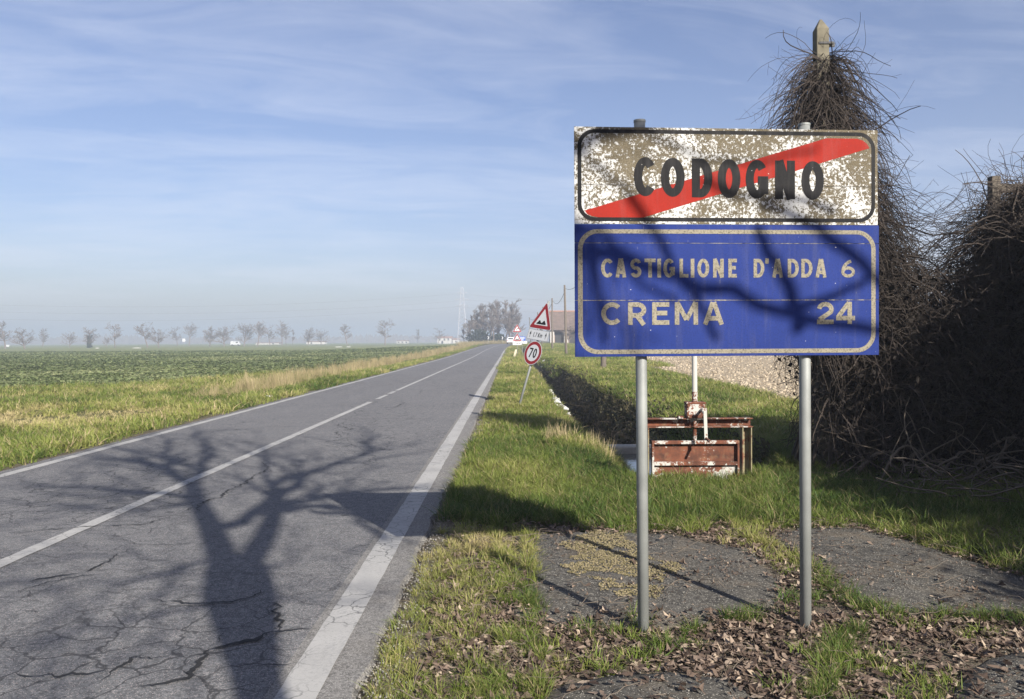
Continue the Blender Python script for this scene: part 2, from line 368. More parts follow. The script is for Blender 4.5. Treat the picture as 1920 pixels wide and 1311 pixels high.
# ------------------------------------------------------------------ ground sheet
def lines(*segs):
    out = []
    for a, b, st in segs: out.append(np.arange(a, b, st))
    return np.unique(np.round(np.concatenate(out), 4))
def geo(a, b, n): return a * (b / a) ** (np.arange(n + 1) / n)
xs = np.unique(np.round(np.concatenate([-geo(7, 2550, 60), lines((-7, -1, 0.3), (-1, 7, 0.06)), geo(7, 2550, 60)]), 4))
ys = np.unique(np.round(np.concatenate([-geo(6, 2550, 24), lines((-6, 2.4, 0.6), (2.4, 10.8, 0.06)), geo(10.8, 2550, 190)]), 4))
GX, GY = np.meshgrid(xs, ys); GZ = gz(GX, GY)
nx, ny = len(xs), len(ys)
I = np.arange(nx * ny).reshape(ny, nx)
Q = np.stack([I[:-1, :-1], I[:-1, 1:], I[1:, 1:], I[1:, :-1]], -1).reshape(-1, 4)
me = mesh_np('ground', np.stack([GX, GY, GZ], -1), [Q], M['ground'], smooth=True)
def crop_edge(y): return np.interp(y, [0, 31, 42, 63, 177, 300], [-22, -19.5, -13.5, -11.2, -12.6, -16])
def soil_edge(y): return 5.9 + 0.042 * y
n_ = fbm(GX * 2.2, GY * 2.2)
bare = smooth01(0.42, 0.58, n_ * 0.5 + 0.5 * smooth01(7.3, 6.4, GY) + 0.0) * (GX > -0.8) * (GX < 6)
bare = np.maximum(bare, smooth01(-0.30, -0.55, GX + (n_ - 0.5) * 0.5) * (GX > -0.9))
bare = np.maximum(bare, 0.8 * smooth01(0.2, 0.6, -GZ) * (GX > 0.9) * (GX < 3))
bare = np.maximum(bare, smooth01(-6.75, -6.5, GX + (n_ - 0.5) * 0.3) * (GX < -6.2))
soilm = smooth01(-0.4, 0.4, GX - soil_edge(GY) + (n_ - 0.5) * 1.2) * smooth01(11.5, 13, GY) * (GY < 420)
cropm = smooth01(0.5, -0.5, GX - crop_edge(GY) + (n_ - 0.5) * 1.6) * (GX < -8) * smooth01(16, 22, GY)
zone = np.stack([np.clip(bare, 0, 1), soilm, cropm, np.ones_like(bare)], -1).astype(np.float32)
a = me.attributes.new('zone', 'FLOAT_COLOR', 'POINT'); a.data.foreach_set('color', zone.ravel())
tag(link('ground', me), kind='structure')

# ------------------------------------------------------------------ road
S = np.concatenate([np.arange(-14, 3, 1.0), np.arange(3, 12, 0.12), np.arange(12, 60, 0.5), np.arange(60, 418, 2.0)])
def ribbon(offs, s, h, mat, name, parent):
    """offs: list of arrays (offset from road centre for each s), h heights"""
    P = np.stack([road_xyz(np.broadcast_to(o, s.shape), s, hh) for o, hh in zip(offs, h)], 1)
    k = len(offs); i = np.arange(len(s) * k).reshape(len(s), k)
    q = np.stack([i[:-1, :-1], i[:-1, 1:], i[1:, 1:], i[1:, :-1]], -1).reshape(-1, 4)
    return link(name, mesh_np(name, P, [q], mat), parent)
ragR = (fbm(S * 3.1, S * 0 + 1.5) - 0.5) * 0.12 + (fbm(S * 17, S * 0 + 2.5) - 0.5) * 0.05; ragL = (fbm(S * 2.1, S * 0 + 8.5) - 0.5) * 0.12
RW = 2.585                                             # half width between the edge lines
road = ribbon([-2.83 + ragL * 0 , -2.82 + ragL, np.full_like(S, -1.3), np.zeros_like(S), np.full_like(S, 1.3), np.full_like(S, 2.50)], S, [-0.06, 0.0, 0.012, 0.02, 0.012, 0.0], M['road'], 'road', None)
tag(road, kind='structure')
ribbon([np.full_like(S, 2.44), 2.84 + ragR, 2.88 + ragR], S, [0.0015, 0.0035, -0.06], M['shoulder'], 'shoulder_strip', road)
def seg(a, b): return np.unique(np.concatenate([[a, b], S[(S > a) & (S < b)]]))
def paint(name, off, wdt, a, b):
    s = seg(a, b); e1 = (fbm(s * 6, s * 0 + off) - 0.5) * 0.018; e2 = (fbm(s * 6, s * 0 + off + 9) - 0.5) * 0.018
    hh = float(np.interp(abs(off), [0, 1.3, 2.5], [0.02, 0.012, 0.0])) + 0.006
    ribbon([off - wdt / 2 + e1, off + wdt / 2 + e2], s, [hh, hh], M['paint'], name, road)
paint('edge_line', -RW, 0.15, -14, 410)
paint('edge_line', RW - 0.0, 0.19, -14, 410)
paint('centre_line', -0.10, 0.13, -14, 21.5)
for a_, b_ in ((22.6, 24.3), (24.8, 26.0), (26.4, 410)): paint('centre_line', -0.10, 0.13, a_, b_)

# traced cracks: each an irregular tar-dark groove strip on the road
K8 = 2.379
CR = [[(0,440),(150,430),(300,415),(540,403)], [(0,575),(140,562),(320,548),(470,540),(620,535),(710,515),(780,490)],
 [(780,490),(870,455),(900,435),(980,410),(1030,370),(1100,345),(1140,310),(1200,285)], [(735,412),(830,408),(930,408)], [(640,585),(680,550),(720,525)],
 [(500,590),(560,605),(620,628),(780,622),(950,618)], [(0,800),(120,790),(250,765),(380,750),(450,710),(520,670),(600,640)], [(0,850),(100,830),(200,800),(300,775),(520,755)],
 [(640,870),(780,880),(880,890),(1000,882),(1110,860),(1180,820)], [(1120,870),(1170,890),(1235,905),(1220,930),(1245,990),(1240,1010)],
 [(1400,1005),(1300,1008),(1210,1015),(1120,1050),(1020,1075),(940,1085),(900,1120),(860,1175),(830,1210),(740,1240),(660,1265),(560,1260)],
 [(0,1210),(80,1215),(200,1222),(320,1210),(430,1200),(490,1180)], [(410,1255),(470,1205),(560,1150),(610,1120),(750,1135)], [(410,1250),(530,1262)],
 [(1010,1172),(1150,1165),(1340,1160)], [(830,1245),(930,1235),(1040,1215)], [(1060,535),(1200,540),(1360,545)], [(1400,540),(1550,525),(1800,510)],
 [(620,165),(900,172),(1180,160)], [(960,122),(1100,122),(1190,118)], [(1040,275),(1250,272),(1440,262),(1600,258)], [(0,940),(120,925),(220,930),(340,912)],
 [(930,325),(1080,320)], [(1160,50),(1420,50)], [(660,1265),(690,1310)], [(30,830),(110,845),(140,880)], [(1000,1010),(940,1085)], [(900,435),(860,490)], [(1160,250),(1210,300),(1330,290)]]
BIG = {1: 1.3, 2: 1.4, 6: 1.2, 8: 1.4, 9: 2.0, 10: 2.0, 11: 1.7, 12: 1.4, 14: 1.3}
def strip(pts, wid, zf, rough=0.03):
    pts = np.array(pts, float); d = np.r_[0, np.cumsum(np.linalg.norm(np.diff(pts, axis=0), axis=1))]
    n = max(8, int(d[-1] / 0.022)); s = np.linspace(0, d[-1], n)
    x = np.interp(s, d, pts[:, 0]); y = np.interp(s, d, pts[:, 1]); ph = rng.random() * 99
    T = np.stack([np.gradient(x), np.gradient(y)], -1); T /= np.linalg.norm(T, axis=1, keepdims=True); Nn = np.stack([-T[:, 1], T[:, 0]], -1)
    off = (fbm(s * 5, s * 0 + ph) - 0.5) * 0.07 + (fbm(s * 22, s * 0 + ph, 3) - 0.5) * 0.09
    wv = wid * np.clip(fbm(s * 8, s * 0 + ph + 7) * 2.4 - 0.45, 0.12, 2) * np.clip(np.minimum(s, d[-1] - s) / 0.25, 0.05, 1)
    C = np.stack([x, y], -1) + Nn * off[:, None]
    A = C + Nn * wv[:, None]; B = C - Nn * wv[:, None]
    V = np.stack([np.c_[A, zf(A[:, 0])], np.c_[B, zf(B[:, 0])]], 1).reshape(-1, 3)
    i = np.arange(n - 1) * 2
    return V, np.stack([i, i + 1, i + 3, i + 2], -1)
def road_top(x): return np.interp(np.abs(x + 3.56), [0, 1.3, 2.5, 2.9], [0.02, 0.012, 0.0, 0.0]) + 0.0095
for k, pl in enumerate(CR):
    pts = [gp(x / K8, 760 + y / K8) for x, y in pl]
    V, q = strip(pts, 0.0075 * BIG.get(k, 0.7), road_top)
    link('crack', mesh_np('crack', V, [q], M['crack']), road)
for k in range(26):                                    # further transverse and wheel-track cracks up the road
    y0 = 13 + k * 1.9 + rng.random(); x0 = -5.9 + rng.random() * 3.5
    pts = [(x0 + j * 0.55, y0 + rng.normal(0, 0.08)) for j in range(3 + rng.integers(0, 3))] if k % 3 else [(-2.9 + rng.normal(0, .15), y0 + j * 0.6) for j in range(5)]
    V, q = strip(pts, 0.009, road_top); link('crack', mesh_np('crack', V, [q], M['crack']), road)

# ------------------------------------------------------------------ old pavement slabs in front of the sign
pav = empty('pavement'); tag(pav, kind='structure')
SL = [[(968,1006),(1100,1000),(1260,1004),(1410,1036),(1478,1100),(1458,1160),(1320,1182),(1190,1190),(1060,1184),(962,1176),(960,1090)],
      [(1435,1012),(1500,992),(1610,996),(1720,1024),(1870,1075),(2120,1150),(2180,1182),(1900,1176),(1650,1166),(1560,1112),(1515,1062)],
      [(1050,1290),(1130,1276),(1260,1266),(1370,1284),(1430,1330),(1460,1420),(900,1420),(985,1330)],
      [(1790,1300),(1850,1245),(1960,1222),(2120,1225),(2300,1420),(1760,1420)]]
for pl in SL:
    P = np.array([gp(*p) for p in pl]); C0 = P.mean(0); n = 260
    d = np.r_[0, np.cumsum(np.linalg.norm(np.diff(np.r_[P, P[:1]], axis=0), axis=1))]; s = np.linspace(0, d[-1], n, endpoint=False)
    x = np.interp(s, d, np.r_[P[:, 0], P[0, 0]]); y = np.interp(s, d, np.r_[P[:, 1], P[0, 1]])
    D = np.stack([x, y], -1) - C0; D *= (1 + (fbm(s * 3.0, s * 0 + C0[0]) - 0.5)[:, None] * 0.10 + (fbm(s * 14, s * 0 + C0[1]) - 0.5)[:, None] * 0.13)
    rings = []
    for f, h in ((1.0, -0.03), (0.992, 0.004), (0.965, 0.013), (0.7, 0.022), (0.4, 0.028), (0.0, 0.03)):
        q = C0 + D * f; zz_ = h + (fbm(q[:, 0] * 1.5, q[:, 1] * 1.5 + 30) - 0.5) * 0.012
        zz_ = np.maximum(zz_, gz(q[:, 0], q[:, 1]) + (0.004 if h > 0 else -0.02)); rings.append(np.c_[q, zz_])
    V = np.concatenate(rings); Q = []
    for r in range(5):
        i = np.arange(n); j = (i + 1) % n; Q.append(np.stack([r * n + i, r * n + j, (r + 1) * n + j, (r + 1) * n + i], -1))
    link('slab', mesh_np('slab', V, [np.concatenate(Q)], M['slab'], smooth=True), pav)

# water standing in the basin behind the gate
m, t = new_mat('ditch_water'); c = objco(t); nn = t.noise(t.scale(c, (1, 3, 1)), 9, 4)
finish(t, t.mix(nn, (0.05, 0.05, 0.04), (0.10, 0.10, 0.085)), 0.06, nn, 0.12, 0.01, spec=0.7); M['water'] = m
wv = [(1.15, 9.83), (3.2, 9.83), (3.2, 14.5), (1.15, 14.5)]
tag(link('water', mesh_np('water', [(x, y, -0.40) for x, y in wv], [[[0, 1, 2, 3]]], M['water'])), kind='structure')
w_ = MB(); w_.box(1.2, 3.2, 14.5, 14.85, -0.9, -0.27)
tag(w_.build('weir_sill', M['concrete'], bevel=0.03), 'low grey concrete sill across the ditch behind the rusty gate', 'sill')

# ------------------------------------------------------------------ lettering: stroked glyphs
def arc(cx, cy, rx, ry, a0, a1, n=22):
    a = np.linspace(R(a0), R(a1), n); return [(cx + rx * math.cos(x), cy + ry * math.sin(x)) for x in a]
def glyph(ch, w, t):
    l, r, b, T = t / 2, w - t / 2, t / 2, 1 - t / 2; cx = w / 2; rx = (w - t) / 2; ry = (1 - t) / 2
    if ch in 'O0': return [arc(cx, .5, rx, ry, 0, 360, 40)]
    if ch == 'C': return [arc(cx, .5, rx, ry, 42, 318, 32)]
    if ch == 'G': return [arc(cx, .5, rx, ry, 42, 352, 34), [(cx + t * .1, .47), (w, .47)], [(r, .47), (r, .12)]]
    if ch == 'D': return [[(l, 0), (l, 1)], [(l, T), (w * .42, T)] + arc(w * .42, .5, w * .58 - t / 2, ry, 88, -88, 22) + [(w * .42, b), (l, b)]]
    if ch == 'N': return [[(l, 0), (l, 1)], [(r, 0), (r, 1)], [(l * 1.05, 1), (r - l * .05, 0)]]
    if ch == 'A': return [[(l * .9, 0), (cx - t * .12, 1)], [(r + l * .1, 0), (cx + t * .12, 1)], [(w * .24, .28), (w * .76, .28)]]
    if ch == 'S':
        q = ry / 2; return [arc(cx, 1 - t / 2 - q, rx, q, 18, 265, 22) + arc(cx, t / 2 + q, rx, q, 85, -162, 22)]
    if ch == 'T': return [[(cx, 0), (cx, 1 - t)], [(0, T), (w, T)]]
    if ch == 'I': return [[(cx, 0), (cx, 1)]]
    if ch == 'L': return [[(l, 0), (l, 1)], [(t, b), (w, b)]]
    if ch == 'E': return [[(l, 0), (l, 1)], [(t, b), (w, b)], [(t, T), (w, T)], [(t, .52), (w * .88, .52)]]
    if ch == 'R':
        q = .25 - t * .06; return [[(l, 0), (l, 1)], [(t, T), (w * .5, T)] + arc(w * .5, T - q, w * .5 - t / 2, q, 88, -88, 16) + [(w * .5, T - 2 * q), (t, T - 2 * q)], [(w * .48, T - 2 * q), (r, 0)]]
    if ch == 'M': return [[(l, 0), (l, 1)], [(r, 0), (r, 1)], [(l, 1), (cx, .22)], [(r, 1), (cx, .22)]]
    if ch == "'": return [[(cx, 1.02), (cx * .7, .74)]]
    if ch == '6': return [arc(cx, .30, rx, .30 - t / 2, 0, 360, 32), arc(w * .98, .32, w * .98 - t / 2, .68 - t / 2, 180, 108, 14)]
    if ch == '2': return [arc(cx, 1 - t / 2 - .24, rx, .24, 172, -28, 20) + [(t * .55, t)], [(0, b), (w, b)]]
    if ch == '4': return [[(w * .72, 0), (w * .72, 1)], [(0, .27), (w, .27)], [(w * .68, .97), (t * .35, .30)]]
    if ch == '7': return [[(0, T), (w, T)], [(r, 1 - t), (w * .35, 0)]]
    if ch == '1': return [[(cx, 0), (cx, 1)], [(cx, .94), (cx - w * .45, .74)]]
    if ch == 'K': return [[(l, 0), (l, 1)], [(l, .4), (r, 1)], [(w * .38, .55), (r, 0)]]
    if ch == 'm': return [[(l, 0), (l, .7)], arc(w * .28, .45, w * .22, .2, 180, 0, 8) + [(cx, 0)], arc(w * .72, .45, w * .22, .2, 180, 0, 8) + [(r, 0)]]
    if ch == '.': return [[(cx, 0), (cx, t * 1.2)]]
    if ch == ',': return [[(cx, t), (cx - t * .5, -.12)]]
    return []
def stroke_poly(pts, t):
    p = np.array(pts, float); closed = np.linalg.norm(p[0] - p[-1]) < 1e-6
    d = np.diff(p, axis=0); d /= np.linalg.norm(d, axis=1, keepdims=True) + 1e-12
    nr = np.stack([-d[:, 1], d[:, 0]], -1)
    m0 = np.vstack([nr[:1], nr]); m1 = np.vstack([nr, nr[-1:]])
    if closed: m0[0] = nr[-1]; m1[-1] = nr[0]
    mm = m0 + m1; mm /= (np.einsum('ij,ij->i', mm, mm) / 2)[:, None].clip(0.4)
    return p + mm * t / 2, p - mm * t / 2
def text_mb(mb, string, x0, z0, height, widths, gap, t, y, slant=0.0, m=0):
    """strokes laid in the x,z plane at depth y, each stroke a hair further out so none coincide; widths are per-letter"""
    x = x0
    for i, ch in enumerate(string):
        if ch == ' ': x += widths.get(' ', 0.5) * height; continue
        wch = widths.get(ch, widths['*'])
        for k, st in enumerate(glyph(ch, wch, t)):
            A, B = stroke_poly(st, t); n = len(A); yy = y - 0.00025 * k - 0.00003 * (i % 3)
            V = [(x + (q[0] + slant * q[1]) * height, yy, z0 + q[1] * height) for q in np.vstack([A, B])]
            mb.add(V, [(j, j + n, j + n + 1, j + 1) for j in range(n - 1)], m)
        x += (wch + gap) * height
    return x
def rrect(x0, x1, z0, z1, r, n=9):
    out = []
    for cx, cz, a in ((x1 - r, z1 - r, 0), (x0 + r, z1 - r, 90), (x0 + r, z0 + r, 180), (x1 - r, z0 + r, 270)):
        out += [(cx + r * math.cos(R(a + 90 * k / n)), cz + r * math.sin(R(a + 90 * k / n))) for k in range(n + 1)]
    return out
def ring(mb, outer, inner, y, m=0):
    n = len(outer); V = [(x, y, z) for x, z in outer] + [(x, y, z) for x, z in inner]
    mb.add(V, [(i, (i + 1) % n, n + (i + 1) % n, n + i) for i in range(n)], m)

# ------------------------------------------------------------------ the big town sign (local x along the boards, -y is the face)
def town_sign():
    o = empty('road_sign', (0.341, 4.40, 0.0), math.atan2(0.116, 1.664))
    tag(o, "flaking white CODOGNO board with red bar above blue CREMA distance board on two posts", 'road sign')
    Wd, ZT, ZM, ZB = 1.668, 2.735, 2.219, 1.51
    sx = Wd / 1570.0                                   # traced from an enlargement: x from 48..1618, z piecewise
    X = lambda c: (c - 48) * sx
    Z = lambda c: float(np.interp(c, [58, 555, 1255], [ZT, ZM, ZB]))
    for px, top, lean in ((0.375, 2.775, -0.010), (1.284, 2.768, -0.004)):
        p = MB(); p.tube([(px - lean * .2, 0.055, -0.25), (px + lean * .4, 0.055, 1.2), (px + lean, 0.055, top)], 0.0305, 20)
        post = p.build('post', M['galv'], o, smooth=False); 
        for pl in post.data.polygons: pl.use_smooth = len(pl.vertices) == 4
        c_ = MB(); c_.tube([(px + lean, 0.055, top + 0.0005), (px + lean, 0.055, top + 0.012)], 0.0325, 20); c_.build('cap', M['galv'], post)
        for zc in (1.62, 2.08, 2.33, 2.62):
            b = MB(); b.box(px - 0.05, px + 0.05, 0.0205, 0.0245, zc - 0.02, zc + 0.02); b.tube([(px - 0.045, 0.018, zc), (px - 0.045, 0.034, zc)], 0.006, 8); b.build('bracket', M['galv'], post)
    up = MB(); up.box(0.004, Wd - 0.004, 0.006, 0.020, ZM + 0.003, ZT - 0.003); up = up.build('town_panel', M['sheetback'], o)
    zs = Z(355)
    for a_, b_ in ((ZM + 0.0005, zs - 0.0012), (zs + 0.0012, ZT)):
        q = MB(); q.box(0.0, Wd, 0.0, 0.006, a_, b_); q.build('strip', M['whiteworn'], up, bevel=0.001)
    q = MB(); ring(q, rrect(X(64), X(1604), Z(541), Z(70), 0.092), rrect(X(84), X(1584), Z(521), Z(90), 0.072), -0.0006); q.build('border', M['black'], up)
    q = MB(); q.flat([(X(x), Z(y)) for x, y in [(99,487),(112,504),(135,515),(170,521),(398,521),(1200,270),(1574,152),(1562,130),(1540,113),(1508,103),(1345,103)]][::-1], -0.0010); q.build('red_bar', M['red'], up)
    q = MB(); H = Z(211) - Z(412)
    lw = X(466) - X(350); unit = lw / H
    for i, (ch, a_, b_) in enumerate((('C',350,466),('O',487,609),('D',646,752),('O',779,897),('G',924,1042),('N',1077,1181),('O',1215,1333))):
        dz = -0.006 * i * 0.35
        q = MB(); text_mb(q, ch, X(a_), Z(412) + dz, H, {'*': (X(b_) - X(a_)) / H}, 0, 0.215, -0.0016); q.build('letter', M['black'], up)
    lo = MB(); lo.box(0.004, Wd - 0.004, 0.006, 0.020, ZB + 0.003, ZM - 0.003); lo = lo.build('distance_panel', M['sheetback'], o)
    cuts = [ZB, Z(957), Z(655), ZM]
    for a_, b_ in zip(cuts[:-1], cuts[1:]):
        q = MB(); q.box(0.0, Wd + 0.006, -0.001, 0.0058, a_ + 0.0012, b_ - 0.0012); q.build('strip', M['blue'], lo, bevel=0.001)
    for zc, hw in ((Z(957), 0.0022), (Z(655), 0.0011)):
        s = np.linspace(0.01, Wd, 260); hh = hw * np.clip(fbm(s * 60, s * 0 + zc) * 3 - 0.85, 0.02, 1.6)
        V = np.concatenate([np.c_[s, s * 0 - 0.0016, zc + hh], np.c_[s, s * 0 - 0.0016, zc - hh]]); i = np.arange(259)
        link('seam_dirt', mesh_np('seam_dirt', V, [np.stack([i, i + 260, i + 261, i + 1], -1)], M['beige']), lo)
    q = MB(); ring(q, rrect(X(64), X(1606), Z(1240), Z(583), 0.105), rrect(X(88), X(1583), Z(1217), Z(605), 0.083), -0.0018); q.build('border', M['beige'], lo)
    q = MB(); z0, H = Z(837), Z(737) - Z(837)
    for ch, a_, b_ in (('C',181,247),('A',255,308),('S',330,386),('T',402,459),('I',470,484),('G',498,557),('L',581,627),('I',641,655),('O',673,734),('N',754,809),('E',833,877),
                       ('D',964,1020),("'",1027,1043),('A',1062,1117),('D',1142,1200),('D',1213,1272),('A',1288,1345),('6',1424,1496)):
        q = MB(); text_mb(q, ch, X(a_), z0, H, {'*': (X(b_) - X(a_)) / H}, 0, 0.19 if ch not in 'I6' else 0.17 if ch == '6' else 0.20, -0.0024); q.build('letter', M['beige'], lo)
    z0, H = Z(1087), Z(967) - Z(1087)
    for ch, a_, b_ in (('C',181,292),('R',317,410),('E',440,528),('M',556,676),('A',702,808),('2',1295,1383),('4',1396,1496)):
        q = MB(); text_mb(q, ch, X(a_), z0, H, {'*': (X(b_) - X(a_)) / H}, 0, 0.205, -0.0024); q.build('letter', M['beige'], lo)
town_sign()

# ------------------------------------------------------------------ sluice gate
def sluice():
    o = empty('sluice_gate', (2.11, 9.5, 0.0)); tag(o, 'rusty steel sluice gate with chipped white paint and hand crank at the ditch head', 'sluice gate')
    for s in (-1, 1):
        b = MB(); x = s * 0.59
        b.box(x - 0.055, x + 0.055, 0.04, 0.052, -0.5, 0.59); b.box(x - 0.055, x - 0.043, -0.05, 0.04, -0.5, 0.59); b.box(x + 0.043, x + 0.055, -0.05, 0.04, -0.5, 0.59)
        b.build('upright', M['rusttan'], o, bevel=0.002)
    b = MB(); b.box(-0.655, 0.655, -0.055, 0.055, 0.688, 0.70); b.box(-0.65, 0.65, 0.035, 0.047, 0.605, 0.6875); b.box(-0.655, 0.655, -0.055, 0.055, 0.5925, 0.6045); b.build('top_beam', M['rustbeam'], o, bevel=0.002)
    p = MB(); p.box(-0.5, 0.5, 0.0, 0.012, -0.3, 0.44); plate = p.build('gate_plate', M['rust'], o)
    for nm, x0, x1, z0, z1 in (('top_flange', -0.5, 0.5, 0.405, 0.442), ('bottom_flange', -0.478, 0.478, 0.16, 0.20), ('side_flange', -0.5, -0.478, -0.3, 0.404), ('side_flange', 0.478, 0.5, -0.3, 0.404)):
        f = MB(); f.box(x0, x1, -0.055, -0.0005, z0, z1); f.build(nm, M['rustbeam'], plate, bevel=0.002)
    f = MB(); f.box(-0.47, 0.47, -0.012, -0.0008, -0.3, 0.155); f.build('lower_sheet', M['rustbeam'], plate)
    g = MB(); g.box(-0.105, 0.105, -0.075, 0.075, 0.7005, 0.865); gb = g.build('gearbox', M['rustbox'], o, bevel=0.008)
    g = MB(); g.box(-0.112, 0.112, -0.082, 0.082, 0.8655, 0.885); g.build('gearbox_lid', M['rustbeam'], gb, bevel=0.004)
    s_ = MB(); s_.tube([(0, 0, 0.4425), (0, 0, 0.69)], 0.02, 14); s_.build('spindle', M['rustbeam'], o)
    s_ = MB(); s_.tube([(0, 0, 0.8855), (0, 0, 1.0)], 0.033, 16); s_.build('collar', M['rustbeam'], o)
    s_ = MB(); s_.tube([(0, 0, 1.0), (-0.004, 0, 1.98)], 0.031, 16); s_.build('screw_cover', M['pipewhite'], o)
    k = MB(); k.tube([(0.06, -0.07, 0.80), (0.06, -0.20, 0.80)], 0.017, 12); k.box(0.034, 0.088, -0.232, -0.20, 0.77, 0.828); k.build('crank_hub', M['rustwhite'], o, bevel=0.003)
    k = MB(); k.box(-0.019, 0.019, -0.007, 0.007, -0.325, 0.0); cr = k.build('crank_arm', M['pipewhite'], o, bevel=0.003, loc=(0.062, -0.24, 0.80)); cr.rotation_euler = (0, R(-2), 0)
    k = MB(); k.tube([(0.0, 0.0, -0.31), (0.02, -0.12, -0.335)], 0.016, 12); k.build('crank_handle', M['rustbeam'], cr)
    for bx, by, bz in [(sx * .085, -.0765, z) for sx in (-1, 1) for z in (.725, .84)] + [(sx * x, .0335, .647) for sx in (-1, 1) for x in (.56, .62)]:
        k = MB(); k.tube([(bx, by, bz), (bx, by - .012, bz)], 0.011, 6); k.build('bolt', M['rustbeam'], o)
    for zz_ in np.arange(.46, .58, .012): k = MB(); k.tube([(0, 0, zz_), (0, 0, zz_ + .006)], 0.0235, 12); k.build('thread', M['rustbeam'], o)
    b = MB(); b.box(-0.20, -0.145, -0.08, 0.02, 0.7005, 0.725); b.build('bolt_plate', M['rustbeam'], o)
    h = MB(); h.box(-0.85, 0.85, 0.09, 0.32, -0.85, 0.0); h.build('headwall', M['concrete'], o, bevel=0.02)
sluice()

# ------------------------------------------------------------------ smaller road signs
def tri(s, cz=0.0): hgt = s * math.sqrt(3) / 2; return [(-s / 2, cz), (s / 2, cz), (0, cz + hgt)]
def rtri(s, cz, r):
    hgt = s * math.sqrt(3) / 2; pts = []
    for (x, z), a0 in (((s / 2 - r * math.sqrt(3), cz + r), -90), ((0, cz + hgt - 2 * r), 30), ((-s / 2 + r * math.sqrt(3), cz + r), 150)):
        pts += [(x + r * math.cos(R(a0 + 120 * k / 6)), z + r * math.sin(R(a0 + 120 * k / 6))) for k in range(7)]
    return pts
def offs(poly, f, c): return [(c[0] + (x - c[0]) * f, c[1] + (z - c[1]) * f) for x, z in poly]
def sign_tri(o, s, z0, symbol):
    c = (0, z0 + s * 0.2887); p = MB(); base = rtri(s, z0, 0.035); p.prism(base, 0.0, 0.006); pan = p.build('warning_panel', M['sheetback'], o)
    p = MB(); p.flat(base, -0.001); p.build('rim', M['signwhite'], pan)
    p = MB(); p.flat(offs(base, 0.955, c), -0.002); p.build('red_border', M['signred'], pan)
    p = MB(); p.flat(rtri(s * 0.60, z0 + s * 0.2887 * 0.40, 0.012), -0.003); p.build('white_field', M['signwhite'], pan)
    p = MB()
    for poly in symbol(c, s): p.flat(poly, -0.004)
    p.build('symbol', M['black'], pan)
def bumps(c, s):
    x = np.linspace(-0.2, 0.2, 25) * s; b = c[1] - 0.145 * s
    top = b + s * (0.035 + 0.095 * (np.exp(-((x / s + 0.09) / 0.062) ** 2) + np.exp(-((x / s - 0.105) / 0.062) ** 2)))
    return [[(-0.2 * s, b), (0.2 * s, b)] + [(float(a_), float(h)) for a_, h in zip(x[::-1], top[::-1])]]
def curve_right(c, s):
    t = 0.05 * s; o_ = arc(0.10 * s, c[1] - 0.13 * s, 0.17 * s, 0.24 * s, 180, 95, 10); A, B = stroke_poly(o_, t)
    return [[tuple(q) for q in A] + [tuple(q) for q in B[::-1]], [(0.08 * s, c[1] + 0.17 * s), (0.08 * s, c[1] + 0.05 * s), (0.19 * s, c[1] + 0.11 * s)]]
def sign_plate(o, wd, hgt, z0, txt):
    p = MB(); base = rrect(-wd / 2, wd / 2, z0, z0 + hgt, 0.03, 4); p.prism(base[::-1], 0.0, 0.006); pan = p.build('distance_plate', M['sheetback'], o)
    p = MB(); p.flat(base, -0.001); p.build('plate_face', M['signwhite'], pan)
    p = MB(); ring(p, rrect(-wd / 2 + .006, wd / 2 - .006, z0 + .006, z0 + hgt - .006, 0.026, 4), rrect(-wd / 2 + .011, wd / 2 - .011, z0 + .011, z0 + hgt - .011, 0.022, 4), -0.002); p.build('plate_rim', M['black'], pan)
    for s in (-1, 1):
        p = MB(); x = s * wd * 0.37; zc = z0 + hgt / 2
        p.flat([(x - .007, zc - hgt * .3), (x + .007, zc - hgt * .3), (x + .007, zc), (x - .007, zc)], -0.002)
        p.flat([(x - .032, zc - .005), (x, zc + .004), (x + .032, zc - .005), (x, zc + hgt * .34)], -0.0024); p.build('arrow', M['black'], pan)
    WD = {'*': 0.55, '1': 0.22, '.': 0.16, ',': 0.16, '7': 0.5, 'm': 0.75, ' ': 0.3, 'K': 0.5}; x = -wd * 0.225
    for ch in txt:
        p = MB(); x = text_mb(p, ch, x, z0 + hgt * 0.30, hgt * 0.40, WD, 0.14, 0.16, -0.002, 0.12)
        if ch != ' ': p.build('letter', M['black'], pan)
def sign_round(o, d, zc, txt):
    cir = lambda r: [(r * math.cos(a), zc + r * math.sin(a)) for a in np.linspace(0, 2 * math.pi, 40, endpoint=False)]
    p = MB(); p.prism(cir(d / 2)[::-1], 0.0, 0.006); pan = p.build('speed_disc', M['sheetback'], o)
    for nm, r, y, mt in (('rim', d / 2, -0.001, 'signwhite'), ('red_border', d / 2 * 0.955, -0.002, 'signred'), ('white_field', d / 2 * 0.70, -0.003, 'signwhite')):
        p = MB(); p.flat(cir(r), y); p.build(nm, M[mt], pan)
    p = MB(); h = d * 0.40; x = -h * 0.57
    for ch in txt: p = MB(); x = text_mb(p, ch, x, zc - h / 2, h, {'*': 0.52}, 0.10, 0.165, -0.004); p.build('digit', M['black'], pan)

